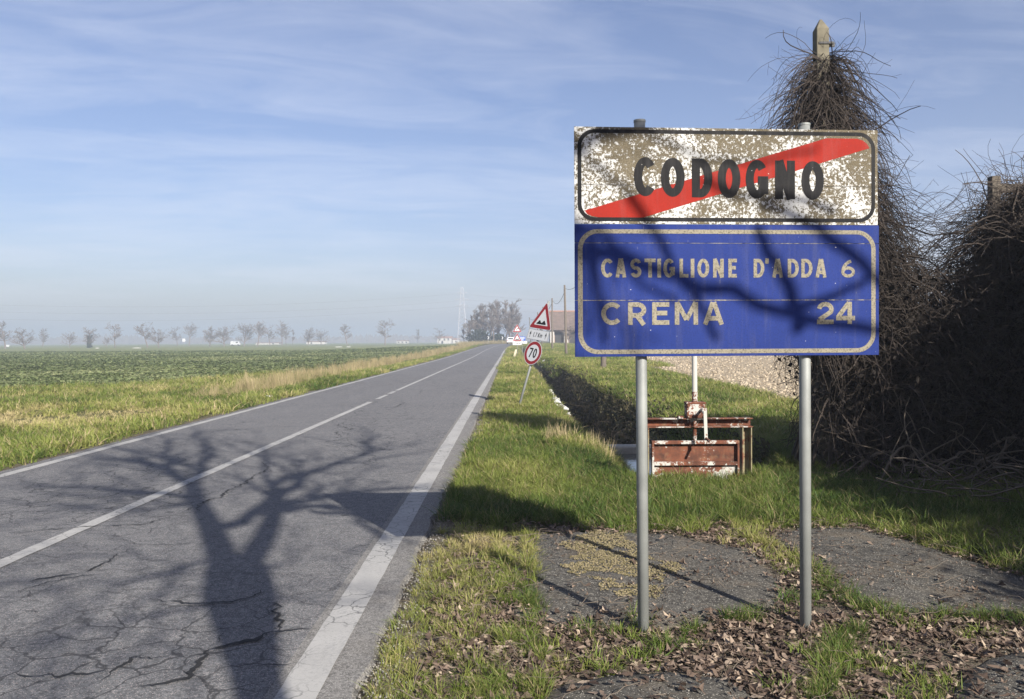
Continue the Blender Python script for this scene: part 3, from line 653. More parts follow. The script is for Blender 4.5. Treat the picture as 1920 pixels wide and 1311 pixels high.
o = empty('road_sign', (0.165, 20.45, float(gz(0.165, 20.45)))); tag(o, 'leaning red triangle sign with 1,7 Km plate above a 70 speed disc', 'road sign')
axis = Vector((0.292, 0.09, 1.0)).normalized()        # the bent post leans to the ditch
h_ = Vector((math.cos(R(-47)), math.sin(R(-47)), 0)); h_ = (h_ - axis * h_.dot(axis)).normalized(); nrm = h_.cross(axis)
o.rotation_mode = 'QUATERNION'; o.rotation_quaternion = Matrix((h_, -nrm, axis)).transposed().to_quaternion()
p = MB(); p.tube([(0, 0.042, -0.5), (0, 0.042, 2.72)], 0.03, 14); p.build('post', M['galv'], o, smooth=True)
sign_tri(o, 0.83, 1.98, bumps); sign_plate(o, 0.76, 0.27, 1.69, '1,7 Km'); sign_round(o, 0.61, 1.36, '70')

o = empty('road_sign', (0.62, 82, float(gz(0.62, 82)))); tag(o, 'upright post with two small red triangle signs and a plate, farther along the verge', 'road sign')
p = MB(); p.tube([(0, 0.042, -0.4), (0, 0.042, 3.1)], 0.03, 10); p.build('post', M['galv'], o, smooth=True)
sign_tri(o, 0.92, 2.42, curve_right); sign_tri(o, 0.92, 1.53, bumps); sign_plate(o, 0.9, 0.36, 1.13, '800 m')

o = empty('direction_sign', (1.55, 112, float(gz(1.55, 112)))); tag(o, 'small blue and white sign just behind the twin triangle post', 'road sign')
p = MB(); p.tube([(0, 0.04, -0.3), (0, 0.04, 2.6)], 0.03, 8); p.build('post', M['galv'], o)
p = MB(); p.box(-0.4, 0.4, 0, 0.01, 1.9, 2.45); pn = p.build('blue_panel', M['signblue'], o)
p = MB(); p.box(-0.35, 0.30, -0.004, -0.001, 2.2, 2.34); p.box(-0.35, 0.15, -0.004, -0.001, 1.96, 2.08); p.build('lettering_bar', M['signwhite'], pn)
p = MB(); p.box(-0.3, 0.65, 0, 0.01, 1.5, 1.86); p.build('white_panel', M['signwhite'], o)

for x, y, lb in ((-5.6, 205, 'black and white chevron board where the road bends, farther from the car'), (-2.2, 214, 'black and white chevron board where the road bends, next to the white car')):
    o = empty('chevron_board', (x, y, float(gz(x, y)))); tag(o, lb, 'chevron sign', 'chevron boards on the bend')
    p = MB(); p.tube([(0, 0.04, -0.3), (0, 0.04, 1.9)], 0.03, 8); p.build('post', M['galv'], o)
    p = MB(); p.box(-0.32, 0.32, 0, 0.02, 1.1, 1.95); b = p.build('board', M['black'], o)
    p = MB(); p.flat([(-0.24, 1.16), (-0.02, 1.16), (0.26, 1.525), (-0.02, 1.89), (-0.24, 1.89), (0.04, 1.525)], -0.002); p.build('chevron', M['signwhite'], b)

o = empty('marker_stone', (0.28, 76, float(gz(0.28, 76)))); tag(o, 'short pale concrete marker stone leaning beside the road edge', 'marker stone'); o.rotation_euler = (0, R(14), 0)
p = MB(); p.prism([(-0.11, -0.3), (0.11, -0.3), (0.10, 0.72), (0.05, 0.82), (-0.05, 0.82), (-0.10, 0.72)], -0.07, 0.07); p.build('stone', plain('pale_stone', (0.42, 0.38, 0.27), 0.9), o, bevel=0.015)

# ------------------------------------------------------------------ bare trees
def interp_line(P, t):
    """P (n,s,3), t (n,m) in 0..1 -> points (n,m,3), tangents (n,m,3), index"""
    n, s, _ = P.shape; f = t * (s - 1); i = np.clip(f.astype(int), 0, s - 2); w_ = (f - i)[..., None]
    r = np.arange(n)[:, None]
    a, b = P[r, i], P[r, i + 1]
    T = b - a; T /= np.linalg.norm(T, axis=-1, keepdims=True) + 1e-9
    return a * (1 - w_) + b * w_, T, i
def sprout(P, Rr, m, t0, t1, lenf, ang, up, S, rf, g, wob=0.08, lmin=0.0):
    n = len(P); t = g.uniform(t0, t1, (n, m)); pos, T, i = interp_line(P, t)
    L = np.linalg.norm(np.diff(P, axis=1), axis=2).sum(1)[:, None] * lenf * g.uniform(0.55, 1.1, (n, m)) * (1.1 - 0.5 * t) + lmin
    rad = np.take_along_axis(Rr, i, 1) * rf
    rv = g.normal(size=(n, m, 3)); rv -= (rv * T).sum(-1, keepdims=True) * T; rv /= np.linalg.norm(rv, axis=-1, keepdims=True)
    a = np.radians(g.normal(ang, 11, (n, m)))[..., None]
    d = T * np.cos(a) + rv * np.sin(a); d[..., 2] += up; d /= np.linalg.norm(d, axis=-1, keepdims=True)
    s = np.linspace(0, 1, S)
    bend = g.normal(0, 0.22, (n, m, 3)); bend[..., 2] += 0.12
    Q = pos[:, :, None] + L[..., None, None] * (d[:, :, None] * s[None, None, :, None] + bend[:, :, None] * (s ** 2)[None, None, :, None] * 0.6)
    Q = Q + np.cumsum(g.normal(0, 1, Q.shape), axis=2) * (L[..., None, None] * wob / math.sqrt(S)) * (s > 0)[None, None, :, None]
    rr = rad[..., None] * (1 - 0.72 * s)[None, None]
    return Q.reshape(-1, S, 3), rr.reshape(-1, S)

def bare_tree_mesh(seed, H, style, tw=0.026):
    """a leafless tree H high; style sets habit and the crown's width"""
    g = np.random.default_rng(seed); s = np.linspace(0, 1, 9)
    trunkh, t0, n1, a1, up1, l1, wr = {'round': (0.78, .30, 16, 55, .28, .50, .80), 'vase': (0.55, .45, 12, 36, .5, .85, .85), 'tall': (0.94, .2, 24, 45, .4, .28, .42),
        'stem': (0.97, .18, 17, 20, 1.0, .34, .36), 'bush': (0.55, .12, 18, 58, .25, .80, 1.15), 'dome': (0.72, .15, 22, 48, .4, .5, .95)}[style]
    lean = g.normal(0, 0.04, 2)
    tr = np.stack([s * lean[0] * H + 0.025 * H * np.sin(s * 3 + seed), s * lean[1] * H, s * H * trunkh], -1)[None]
    r0 = H * (0.026 if style != 'stem' else 0.014); rr = (r0 * (1 - 0.75 * s))[None]
    L1, R1 = sprout(tr, rr, n1, t0, 1.0, l1, a1, up1, 7, 0.5, g)
    stem = style == 'stem'; L2, R2 = sprout(L1, R1, 8, 0.15, 1.0, 0.50, 22 if stem else 44, 0.6 if stem else 0.2, 5, 0.6, g); R2 = np.clip(R2, tw * 1.1, 0.05)
    L3, R3 = sprout(L2, R2, 7 if style != 'stem' else 6, 0.15, 1.0, 0.55, 24 if stem else 40, 0.5 if stem else 0.15, 4, 0.7, g); R3 = np.clip(R3, tw * 0.85, 0.04)
    pts = np.concatenate([x.reshape(-1, 3) for x in (L1, L2, L3)]); zs = H / np.percentile(pts[:, 2], 99.7); wx = H * wr / (np.percentile(pts[:, 0], 97) - np.percentile(pts[:, 0], 3)); wx = min(max(wx, .55), 1.6)
    f = np.array([wx, wx, zs])
    return cat_meshes([tubes(tr * f, rr, 8), tubes(L1 * f, R1, 4)]), cat_meshes([tubes(L2 * f, R2, 3), tubes(L3 * f, R3, 3)])
VAR = {}
def tree_var(seed, style, H=10.0, tw=0.028):
    k = (seed, style)
    if k not in VAR:
        a_, b_ = bare_tree_mesh(seed, H, style, tw)
        VAR[k] = (mesh_np('trunk', a_[0], [a_[1]], M['twig']), mesh_np('crown', b_[0], [b_[1]], M['twig']))
    return VAR[k]
def put_tree(x, y, hgt, seed, style, label, group=None, rz=0.0, mats=None, name='bare_tree', wide=1.0):
    o = empty(name, (x, y, float(gz(x, y)) - 0.05), rz); tag(o, label, 'tree', group)
    for nm, me in zip(('trunk', 'crown'), tree_var(seed, style)):
        c = link(nm, me, o); c.scale = (hgt / 10 * wide, hgt / 10 * wide, hgt / 10)
    return o

ORD = ['first', 'second', 'third', 'fourth', 'fifth', 'sixth', 'seventh', 'eighth', 'ninth', 'tenth', 'eleventh', 'twelfth', 'thirteenth', 'fourteenth', 'fifteenth', 'sixteenth', 'seventeenth', 'eighteenth', 'nineteenth', 'twentieth', 'twenty-first', 'twenty-second', 'twenty-third', 'twenty-fourth', 'twenty-fifth']
# photo column, top row, distance, style, width factor
FT = [(8,603,330,'round',1.1,'broad'), (46,618,300,'bush',1.25,'low spreading'), (80,620,480,'tall',1.0,'faint slim'), (131,624,380,'bush',0.9,'small bushy'), (216,606,330,'round',0.75,'slender round-crowned'),
      (200,636,380,'bush',0.8,'tiny'), (277,607,340,'round',0.95,'round-crowned'), (299,618,350,'bush',1.0,'low'), (332,614,520,'round',0.9,'faint'), (354,609,500,'vase',1.1,'faint vase-shaped'),
      (393,613,400,'dome',1.0,'dense round'), (419,614,400,'bush',1.2,'spreading'), (459,611,430,'dome',1.2,'dense dome-shaped'), (483,604,400,'vase',0.95,'open leaning'), (507,613,460,'round',0.9,'fine-twigged'),
      (527,602,500,'vase',1.1,'tall pale'), (537,618,480,'vase',0.7,'narrow forked'), (549,623,470,'stem',0.8,'thin stemmed'), (577,616,470,'dome',1.05,'dark round'), (602,621,540,'bush',1.0,'pale low'),
      (650,609,450,'round',0.9,'slim pale'), (722,601,400,'round',0.85,'solitary well-shaped'), (783,622,620,'tall',0.8,'very faint narrow'), (823,617,600,'round',1.1,'pale hazy')]
k_ = 0
for i, (u, vt, d, st, wd, adj) in enumerate(sorted(FT)):
    d *= 0.84; vt -= 2 + (i * 7 % 5)
    x = (u - CX) / F * d; zt = CH + (CY + 0.005 * (CX - u) - vt) / F * d; zb = float(gz(x, d))
    put_tree(x, d, zt - zb, 20 + i % 8, st, f'{adj} bare tree on the hazy field edge, {ORD[i]} in line from the left', 'bare trees along the far field edge', rng.random() * 6, wide=wd)
# the tree whose trunk is wrapped in ivy
u, vt, d = 168, 611, 300; x = (u - CX) / F * d
o = put_tree(x, d, 7.6, 41, 'dome', 'bare tree with thick dark ivy-clad trunk at the field edge', None, 2.6, wide=0.95)
g = np.random.default_rng(4)
def leaf_cloud(C, size, g, k=1):
    """small two-triangle leaves at centres C"""
    n = len(C); a = g.normal(size=(n, 3)); a /= np.linalg.norm(a, axis=1, keepdims=True); b = np.cross(a, g.normal(size=(n, 3))); b /= np.linalg.norm(b, axis=1, keepdims=True)
    s = (size * g.uniform(0.5, 1.2, n))[:, None]
    V = np.stack([C - a * s, C + b * s * .6, C + a * s, C - b * s * .6 + np.cross(a, b) * s * 0.3], 1).reshape(-1, 3)
    return V, np.arange(n * 4).reshape(n, 4)
h = g.uniform(0, 4.6, 700); an = g.uniform(0, 6.28, 700); rr = (0.95 - 0.08 * h) * np.sqrt(g.random(700)); spread = np.where(h > 3.0, (h - 3.0) * 0.9, 0)
C = np.stack([np.cos(an) * (rr + spread * (g.random(700) > .5)), np.sin(an) * rr, h], -1)
V, q = leaf_cloud(C, 0.30, g); link('ivy', mesh_np('ivy', V, [q], M['ivy']), o)

# clump of tall slender trees where the road bends
CL = [(872,606,262,'stem'),(880,588,255,'stem'),(889,576,250,'stem'),(897,572,262,'stem'),(905,568,248,'stem'),(913,570,258,'stem'),(921,566,246,'stem'),(929,562,252,'stem'),(937,561,262,'stem'),(945,559,250,'stem'),(952,562,258,'stem'),(960,566,252,'stem'),(966,574,262,'stem'),(884,600,240,'vase'),(958,590,246,'vase'),(925,585,240,'vase')]
for i, (u, vt, d, st) in enumerate(CL):
    x = (u - CX) / F * d; zb = float(gz(x, d)); hgt = CH + (CY - vt) / F * d - zb
    o = put_tree(x, d, hgt, 60 + i % 6, st, f'slender pale-stemmed bare tree in the roadside clump, {ORD[i]} of its row' if st == 'stem' else f'low spreading bare tree at the foot of the roadside clump, {ORD[i - 13]} from the far field', 'tall bare trees in the clump on the bend', i * 1.3, wide=1.15 if st == 'stem' else 0.9)
    for c in o.children:
        me = c.data.copy(); me.materials.clear(); me.materials.append(M['clumptwig']); c.data = me
g = np.random.default_rng(12)
for xb, yb, rx, rz, lb in ((-9.0, 240, 4.0, 4.6, 'dark evergreen thicket at the foot of the roadside tree clump'), (-3.6, 243, 2.3, 3.2, 'smaller dark thicket between tree clump and white car')):
    n = 1500; d = g.normal(size=(n, 3)); d /= np.linalg.norm(d, axis=1, keepdims=True); d[:, 2] = np.abs(d[:, 2])
    C = d * (g.random(n) ** 0.4)[:, None] * np.array([rx, 2.2, rz]) * (0.75 + 0.5 * fbm(d[:, 0] * 3 + 5, d[:, 2] * 3))[:, None]
    V, q = leaf_cloud(C, 0.34, g); o = link('evergreen_thicket', mesh_np('evergreen_thicket', V, [q], M['ivy']), None, (xb, yb, float(gz(xb, yb)))); tag(o, lb, 'bush', kind='thing')

# distant wood lost in the haze
n = 5200; x = g.uniform(-1500, 1500, n); y = 1000 + g.uniform(0, 350, n); hh = (5 + 9 * fbm(x * 0.02, y * 0.01)) * g.uniform(0.5, 1.1, n); wd = g.uniform(1.2, 3.5, n)
V = np.stack([np.c_[x - wd, y, x * 0 - 0.3], np.c_[x + wd, y, x * 0 - 0.3], np.c_[x + wd * .7, y + 1.5, hh * .7], np.c_[x + wd * g.uniform(-.5, .5, n), y + 1, hh], np.c_[x - wd * .8, y - 1.5, hh * .65]], 1).reshape(-1, 3)
i = np.arange(n)[:, None] * 5
tag(link('far_woods', mesh_np('far_woods', V, [i + np.array([0, 1, 2]), i + np.array([0, 2, 3]), i + np.array([0, 3, 4])], M['twig'])), 'hazy line of far-off woodland along the horizon', 'woodland', kind='stuff')

# ------------------------------------------------------------------ far buildings, van, boards
M['plaster'] = plain('pale_plaster', (0.42, 0.40, 0.37), 0.9, 0.15, 0.6); M['tile'] = plain('roof_tile', (0.27, 0.15, 0.105), 0.9, 0.35, 2.5); M['dark'] = plain('dark_opening', (0.03, 0.028, 0.026), 0.8, 0.1)
def house(x, y, wd, dp, hw, hr, label, wins):
    z = float(gz(x, y)) - 0.2; o = empty('farmhouse', (x, y, z)); tag(o, label, 'building')
    b = MB(); b.box(-wd / 2, wd / 2, 0, dp, 0, hw); wl = b.build('wall', M['plaster'], o)
    b = MB(); b.add([(-wd / 2 - .4, -.4, hw), (wd / 2 + .4, -.4, hw), (wd / 2 + .4, dp + .4, hw), (-wd / 2 - .4, dp + .4, hw), (-wd / 2 - .4, dp / 2, hw + hr), (wd / 2 + .4, dp / 2, hw + hr)], [(0, 1, 5, 4), (2, 3, 4, 5), (0, 4, 3), (1, 2, 5), (0, 3, 2, 1)]); b.build('roof', M['tile'], o)
    for wx, wz, ww, wh in wins:
        b = MB(); b.box(wx - ww / 2, wx + ww / 2, -0.06, -0.005, wz, wz + wh); b.build('window', M['dark'], wl)
house(-45, 560, 9.5, 8, 4.0, 1.1, 'white farmhouse with small dark windows left of the tree clump', [(-3.3, 2.3, 1, 1.3), (0, 2.3, 1, 1.3), (2.6, 2.3, 1, 1.3), (-1.5, 0.2, 1.2, 2)])
house(-37.5, 563, 4.5, 6, 2.8, 0.8, 'low white annexe beside the white farmhouse', [(0, 0.8, 1, 1)])
house(-84, 640, 9, 7, 2.3, 0.4, 'long low white farm shed right of the solitary tree', [(-3, 0.5, 1.2, 1.2), (0, 0.5, 1.2, 1.2), (3, 0.5, 1.2, 1.2)])
house(-137, 580, 13, 7, 2.0, 0.4, 'long flat white shed behind the dark round tree', [(-3, 0.5, 1.2, 1)])
house(-165, 560, 16, 7, 1.3, 0.3, 'very low white shed behind the tall pale trees', [(4, 0.3, 1.2, .8)])
x, y = (866 - 424 - CX) / F * 420, 420.0                # white van on the far lane
o = empty('parked_van', (x, y, float(gz(x, y)))); tag(o, 'white van on the far lane by the dome-shaped tree', 'van')
b = MB(); b.prism([(-2.4, .35), (2.5, .35), (2.6, 1.0), (2.0, 1.2), (1.5, 2.2), (-2.4, 2.25)], -0.95, 0.95); b.build('body', M['signwhite'], o, bevel=0.08)
for s in (-1.5, 1.6): b = MB(); b.tube([(s, -0.98, .34), (s, 0.98, .34)], 0.34, 12); b.build('wheel', M['black'], o)
b = MB(); b.box(0.4, 1.5, -0.97, -0.951, 1.35, 1.95); b.build('window', M['dark'], o)
for u, v0, d, wd, hh, lb in ((345, 634, 330, 1.2, 1.25, 'small square white board on a post at the field edge'), (15, 644, 320, 1.3, 0.7, 'small white board under the broad tree at the far field edge')):
    x = (u - CX) / F * d; o = empty('field_board', (x, d, float(gz(x, d)))); tag(o, lb, 'sign')
    zt = CH + (CY + 4 - v0) / F * d
    b = MB(); b.tube([(0, .03, 0), (0, .03, zt)], 0.05, 6); b.build('post', M['galv'], o); b = MB(); b.box(-wd / 2, wd / 2, -.03, 0, zt - hh, zt); b.build('board', M['signwhite'], o)
for i, (x, y, wd) in enumerate(((-50, 240, 2.0), (-47.3, 241, 1.2), (-120, 240, 0.8), (-109.5, 242, 2.4))):
    b = MB(); z = float(gz(x, y)); b.prism([(-wd / 2, 0), (wd / 2, 0), (wd * .48, .16), (wd * .1, .22), (-wd * .4, .18)], -.5, .5)
    tag(b.build('white_bale', M['litter'], None, bevel=0.08, loc=(x, y, z + 0.12)), ['long low white wrapped bundle lying in the crop field', 'shorter white wrapped bundle beside the long one in the crop field', 'tiny white bundle at the far crop field, left of the ivy-clad tree', 'flat white bundle right of the ivy-clad tree'][i], 'bundle')

# barn behind the poles
o = empty('brick_barn', (24, 190, float(gz(24, 190)) - 0.1)); tag(o, 'old brick barn with a broad brown tiled roof behind the telegraph poles', 'barn')
M['brickwall'] = plain('old_brick_wall', (0.30, 0.21, 0.16), 0.9, 0.3, 0.8)
m, t = new_mat('mossy_pantile'); c = objco(t); n_a = t.noise(c, 1.1, 7, 0.75); finish(t, t.mix(t.ramp(n_a, [(0.3, 0), (0.7, 1)]), (0.07, 0.052, 0.04), (0.18, 0.13, 0.105)), 0.9); M['pantile'] = m
b = MB(); b.box(-14.5, 14.5, 1.2, 15, 0, 3.4); b.build('back_wall', M['brickwall'], o)
for x in np.arange(-14.5, 15, 3.2):
    b = MB(); b.box(x - 0.45, x + 0.45, 0, 0.9, 0, 3.25); b.build('pillar', M['plaster'], o)
for x in np.arange(-12.9, 13, 3.2):
    b = MB(); b.box(x - 0.9, x + 0.9, 1.10, 1.198, 0, 2.7); b.build('opening', M['dark'], o)  # dark panels on the wall stand for the shade in the open bays
rf = MB(); rf.add([(-15.1, -0.6, 3.2), (15.1, -0.6, 3.2), (15.1, 8, 7.75), (-15.1, 8, 7.75), (15.1, 16.6, 3.2), (-15.1, 16.6, 3.2), (-15.1, 8, 7.4), (15.1, 8, 7.4)], [(0, 1, 2, 3), (3, 2, 4, 5), (0, 6, 7, 1), (6, 5, 4, 7), (0, 3, 5, 6), (1, 7, 4, 2)]); rf = rf.build('roof', M['pantile'], o)
b = MB(); b.tube([(-15.15, 8, 7.82), (15.15, 8, 7.82)], 0.18, 8); b.build('ridge', M['tile'], rf)
put_tree(12.0, 172, 5.3, 77, 'bush', 'brown leafless shrub in front of the brick barn', None, 0.4, name='bare_shrub', wide=0.8)

# ------------------------------------------------------------------ telegraph poles and wire
PL = [(4.46, 40.0, 7.2, 0.035, 'tarred leaning telegraph pole beside the ditch, nearest of its row'), (5.55, 83.0, 7.0, -0.02, 'second telegraph pole of the row, standing clear against the barn'),
      (5.85, 117.0, 7.2, 0.0, 'third telegraph pole, beside the leaning triangle sign'), (5.6, 150.0, 7.0, 0.03, 'fourth telegraph pole, its tip above the triangle sign edge'), (5.9, 182.0, 7.0, 0.0, 'fifth telegraph pole, beyond the triangle sign'), (5.3, 222.0, 7.0, -0.05, 'last small telegraph pole of the row')]
tops = []
for x, y, hgt, ln, lb in PL:
    o = empty('telegraph_pole', (x, y, float(gz(x, y)))); tag(o, lb, 'pole', 'telegraph poles beside the ditch')
    b = MB(); b.tube([(-ln, 0, -0.4), (0, 0, 0), (ln * hgt, 0, hgt)], [0.15, 0.14, 0.095], 10); b.build('shaft', M['pole'], o, smooth=True)
    b = MB(); b.tube([(ln * hgt * .93 + .1, 0, hgt * .93), (ln * hgt * .93 + .1, 0, hgt * .93 + .14)], 0.035, 8); b.tube([(ln * hgt * .93, 0, hgt * .93), (ln * hgt * .93 + .12, 0, hgt * .93)], 0.012, 6); b.build('insulator', M['litter'], o)
    tops.append(Vector((x + ln * hgt * .93 + .1, y, float(gz(x, y)) + hgt * .93 + .14)))
def wire(name, a_, b_, sag, r, label, mat='wire'):
    s = np.linspace(0, 1, 25); P = [(a_.x + (b_.x - a_.x) * q, a_.y + (b_.y - a_.y) * q, a_.z + (b_.z - a_.z) * q - sag * 4 * q * (1 - q)) for q in s]
    b = MB(); b.tube(P, r, 5); return tag(b.build(name, M[mat]), label, 'wire')
wl = ['sagging wire from the nearest telegraph pole to the second', 'sagging wire between the second and third telegraph poles', 'thin wire between the third and fourth telegraph poles', 'thin wire between the fourth and fifth telegraph poles', 'thin wire between the last two telegraph poles']
for i in range(5): wire('telegraph_wire', tops[i], tops[i + 1], [1.0, 0.9, .8, .8, .8][i], 0.02 + 0.004 * i, wl[i])

# lattice pylon and its lines
PX, PY = -26.5, 450.0; o = empty('pylon', (PX, PY, 0)); tag(o, 'tall pale lattice pylon rising behind the tree clump', 'pylon')
HP = 31.0; hwid = lambda z: 2.1 * (1 - z / HP) + 0.55
b = MB()
for sx in (-1, 1):
    for sy in (-1, 1): b.tube([(sx * hwid(0), sy * hwid(0), -.3), (sx * hwid(HP), sy * hwid(HP), HP)], 0.10, 4)
b.build('leg_frame', M['pylon'], o)
b = MB(); zl = np.linspace(0, HP, 15)
for z0, z1 in zip(zl[:-1], zl[1:]):
    a_, c_ = hwid(z0), hwid(z1)
    for sy in (-1, 1):
        b.tube([(-a_, sy * a_, z0), (c_, sy * c_, z1)], 0.06, 4); b.tube([(a_, sy * a_, z0), (-c_, sy * c_, z1)], 0.06, 4)
        b.tube([(sy * a_, -a_, z0), (sy * c_, c_, z1)], 0.08, 4)
b.build('lattice', M['pylon'], o)
for zc, hl in ((20.5, 3.2), (24.0, 3.6), (27.5, 2.8)):
    b = MB(); b.tube([(-hl, 0, zc + .2), (0, 0, zc + .7), (hl, 0, zc + .2)], 0.11, 4); b.tube([(-hl, 0, zc), (hl, 0, zc)], 0.08, 4); b.build('cross_arm', M['pylon'], o)
for i, (zc, hl) in enumerate(((20.2, -3.2), (23.7, 3.6), (27.2, -2.8))):
    wire('power_line', Vector((PX + hl, PY, zc)), Vector((PX - 330, PY - 60, zc - 1)), 7.0, 0.028, ['lowest', 'middle', 'highest'][i] + ' faint power line running left from the lattice pylon', 'pole')
    wire('power_line', Vector((PX + hl, PY, zc)), Vector((PX + 330, PY + 60, zc + 1)), 7.0, 0.028, ['lowest', 'middle', 'highest'][i] + ' faint power line running right from the lattice pylon', 'pole')

# ------------------------------------------------------------------ white car driving away
q = road_xyz(1.25, np.array([186.0]), 0.02)[0]
o = empty('car', tuple(q)); tag(o, 'white hatchback driving away at the far end of the road', 'car')
M['carpaint'] = plain('white_car_paint', (0.75, 0.76, 0.77), 0.25, 0.03, 3, spec=0.5); M['glass'] = plain('tinted_glass', (0.02, 0.025, 0.03), 0.08, 0.1, 3, spec=0.6); M['rubber'] = plain('tyre_rubber', (0.02, 0.02, 0.02), 0.9, 0.1)
b = MB(); prof = [(-.84, .32), (.84, .32), (.88, .62), (.86, .92), (.70, 1.42), (.60, 1.50), (-.60, 1.50), (-.70, 1.42), (-.86, .92), (-.88, .62)]
b.prism([(x, z) for x, z in prof if z < 1.0], 0, 4.0); b.prism([(.84, .921), (.68, 1.42), (.58, 1.5), (-.58, 1.5), (-.68, 1.42), (-.84, .921)], 0.15, 2.7); body = b.build('body', M['carpaint'], o, bevel=0.07)
b = MB(); b.flat([(-.62, 1.02), (.62, 1.02), (.54, 1.38), (-.54, 1.38)], 0.145); b.build('rear_window', M['glass'], o)
for s in (-1, 1):
    b = MB(); b.box(s * .72 - .09, s * .72 + .09, -.02, -.003, .70, .95); b.build('tail_light', M['signred'], o)
    for yy in (.7, 3.2): b = MB(); b.tube([(s * .68, yy, .31), (s * .89, yy, .31)], .31, 14); wh = b.build('wheel', M['rubber'], o); b = MB(); b.tube([(s * .891, yy, .31), (s * .90, yy, .31)], .19, 10); b.build('rim', M['galv'], wh)
    b = MB(); b.box(s * .93 - .07, s * .93 + .07, 2.5, 2.6, 0.95, 1.1); b.build('mirror', M['carpaint'], o)
b = MB(); b.box(-.26, .26, -.015, -.003, .62, .73); b.build('number_plate', M['signwhite'], o)
b = MB(); b.box(-.80, .80, -.03, 0.2, .30, .45); b.build('bumper', M['rubber'], o)
for yy in (0,): pass

# ------------------------------------------------------------------ litter in the ditch
g = np.random.default_rng(31)
def blob(seed):
    gg = np.random.default_rng(seed); d = []
    for th, nn in ((0.001, 1), (0.7, 6), (1.3, 8), (1.9, 8), (2.5, 6), (3.14, 1)):
        for k in range(nn): a_ = 2 * math.pi * k / nn + th; rad = gg.uniform(0.6, 1.2); d.append((math.sin(th) * math.cos(a_) * rad, math.sin(th) * math.sin(a_) * rad, math.cos(th) * rad * 0.55))
    import bmesh
    bm = bmesh.new(); vs_ = [bm.verts.new(p) for p in d]; bmesh.ops.convex_hull(bm, input=vs_)
    for v_ in bm.verts: v_.co *= gg.uniform(0.75, 1.2)
    me = bpy.data.meshes.new('plastic_litter'); bm.to_mesh(me); bm.free(); me.materials.append(M['litter']); return me
BL = [blob(i) for i in range(6)]
spots = []
for uc, vc, n, du, dv in ((1013, 695, 10, 8, 9), (1033, 737, 8, 8, 7), (1040, 752, 4, 5, 3), (1054, 768, 14, 13, 10), (1090, 829, 9, 16, 7)):
    for k in range(n):
        X_, Y_ = gp(uc + g.uniform(-du, du), vc + g.uniform(-dv, dv), -0.62); spots.append((X_, Y_, g.uniform(0.07, 0.2) * (0.55 if Y_ < 20 else 1)))
for i, (X_, Y_, s) in enumerate(spots):
    o = link('plastic_litter', BL[i % 6], None, (X_, Y_, float(gz(X_, Y_)) + s * 0.35)); o.scale = (s, s * g.uniform(.7, 1.3), s * g.uniform(.5, .9)); o.rotation_euler = (g.normal(0, .3), g.normal(0, .3), g.random() * 6)
    near = 'heap of it nearest the sluice gate' if Y_ < 22 else 'second heap up the ditch' if Y_ < 31 else 'third heap up the ditch' if Y_ < 44 else 'farthest heap below the 70 disc'
    tag(o, f'piece of white plastic litter in the ditch, in the {near}', 'litter', 'white litter along the ditch, ' + near)
X_, Y_ = gp(1083, 816, -0.5); o = link('plastic_bag', BL[2].copy(), None, (X_, Y_, float(gz(X_, Y_)) + .06)); o.scale = (.13, .1, .08); o.data.materials.clear(); o.data.materials.append(M['blueplastic']); tag(o, 'small blue plastic bag in the ditch', 'litter')
for u, v in ((479, 742), (505, 744)):
    X_, Y_ = gp(u, v); o = link('plastic_litter', BL[u % 6], None, (X_, Y_, float(gz(X_, Y_)) + .05)); o.scale = (.12, .1, .05); tag(o, 'scrap of white litter on the grass ' + ('farther left' if u == 479 else 'nearer the white line') + ' across the road', 'litter')

# ------------------------------------------------------------------ the tree behind the viewer whose shadow lies on road and boards
SK = np.array([0.8545, -1.55, 1.0])                    # along the sun ray, per metre of height
def lift(G, yp):                                       # the point of the sun ray through G that lies at depth yp
    G = np.array(G, float); k = (yp - G[1]) / SK[1]; return G + SK * k
c8 = lambda l: [np.array([*gp(x / K8, 760 + y / K8), 0.0]) for x, y in l]
def c1(l):                                             # enlarged board -> board plane
    out = []
    for x, y in l:
        a_ = (x - 48) / 1570 * 1.668; out.append(np.array([0.341 + a_ * 0.9976, 4.40 + a_ * 0.0695, float(np.interp(y, [58, 555, 1255], [2.735, 2.219, 1.51]))]))
    return out
YT = -2.4; YB = -0.8; ON_BOARD = []
BR = []                                                # (points, radii, depth drift)
trunk = [np.array([1.78, YT, -0.2]), np.array([1.92, YT, 1.5]), np.array([2.05, YT, 3.0])] + [lift(p, YT) for p in c8([(1125,1311), (1115,1050), (1060,900), (1030,800), (1045,715)])]
BR.append((trunk, [0.26, 0.17, 0.125, 0.10, 0.155, 0.215, 0.24, 0.21], 0))
def br(pl, r0, r1, drift, conv=c8): 
    P = [lift(p, YT if conv is c8 else YB) for p in conv(pl)]; BR.append((P, list(np.linspace(r0, r1, len(P)) * ((1.2 if r0 < .1 else 1.0) if conv is c8 else 0.85)), drift if conv is c8 else 0.0)); ON_BOARD.append(conv is c1)
br([(1010,760),(955,600),(915,500),(870,430),(850,350)], 0.12, 0.10, 0.3)
br([(1070,740),(1165,600),(1210,500),(1215,420)], 0.105, 0.075, -0.3)
br([(850,360),(790,310),(720,270),(600,190)], 0.085, 0.03, 0.8)
br([(850,360),(790,280),(750,220),(740,150)], 0.075, 0.03, -0.6)
br([(850,370),(900,290),(950,180),(960,110)], 0.075, 0.03, 0.5)
br([(890,450),(800,400),(720,390),(500,360),(300,350),(100,330)], 0.055, 0.015, 2.0)
br([(985,540),(1100,470),(1200,410),(1330,330),(1400,240)], 0.065, 0.03, 0.6)
br([(1215,430),(1300,340),(1400,280),(1550,210),(1700,120)], 0.07, 0.03, -0.7)
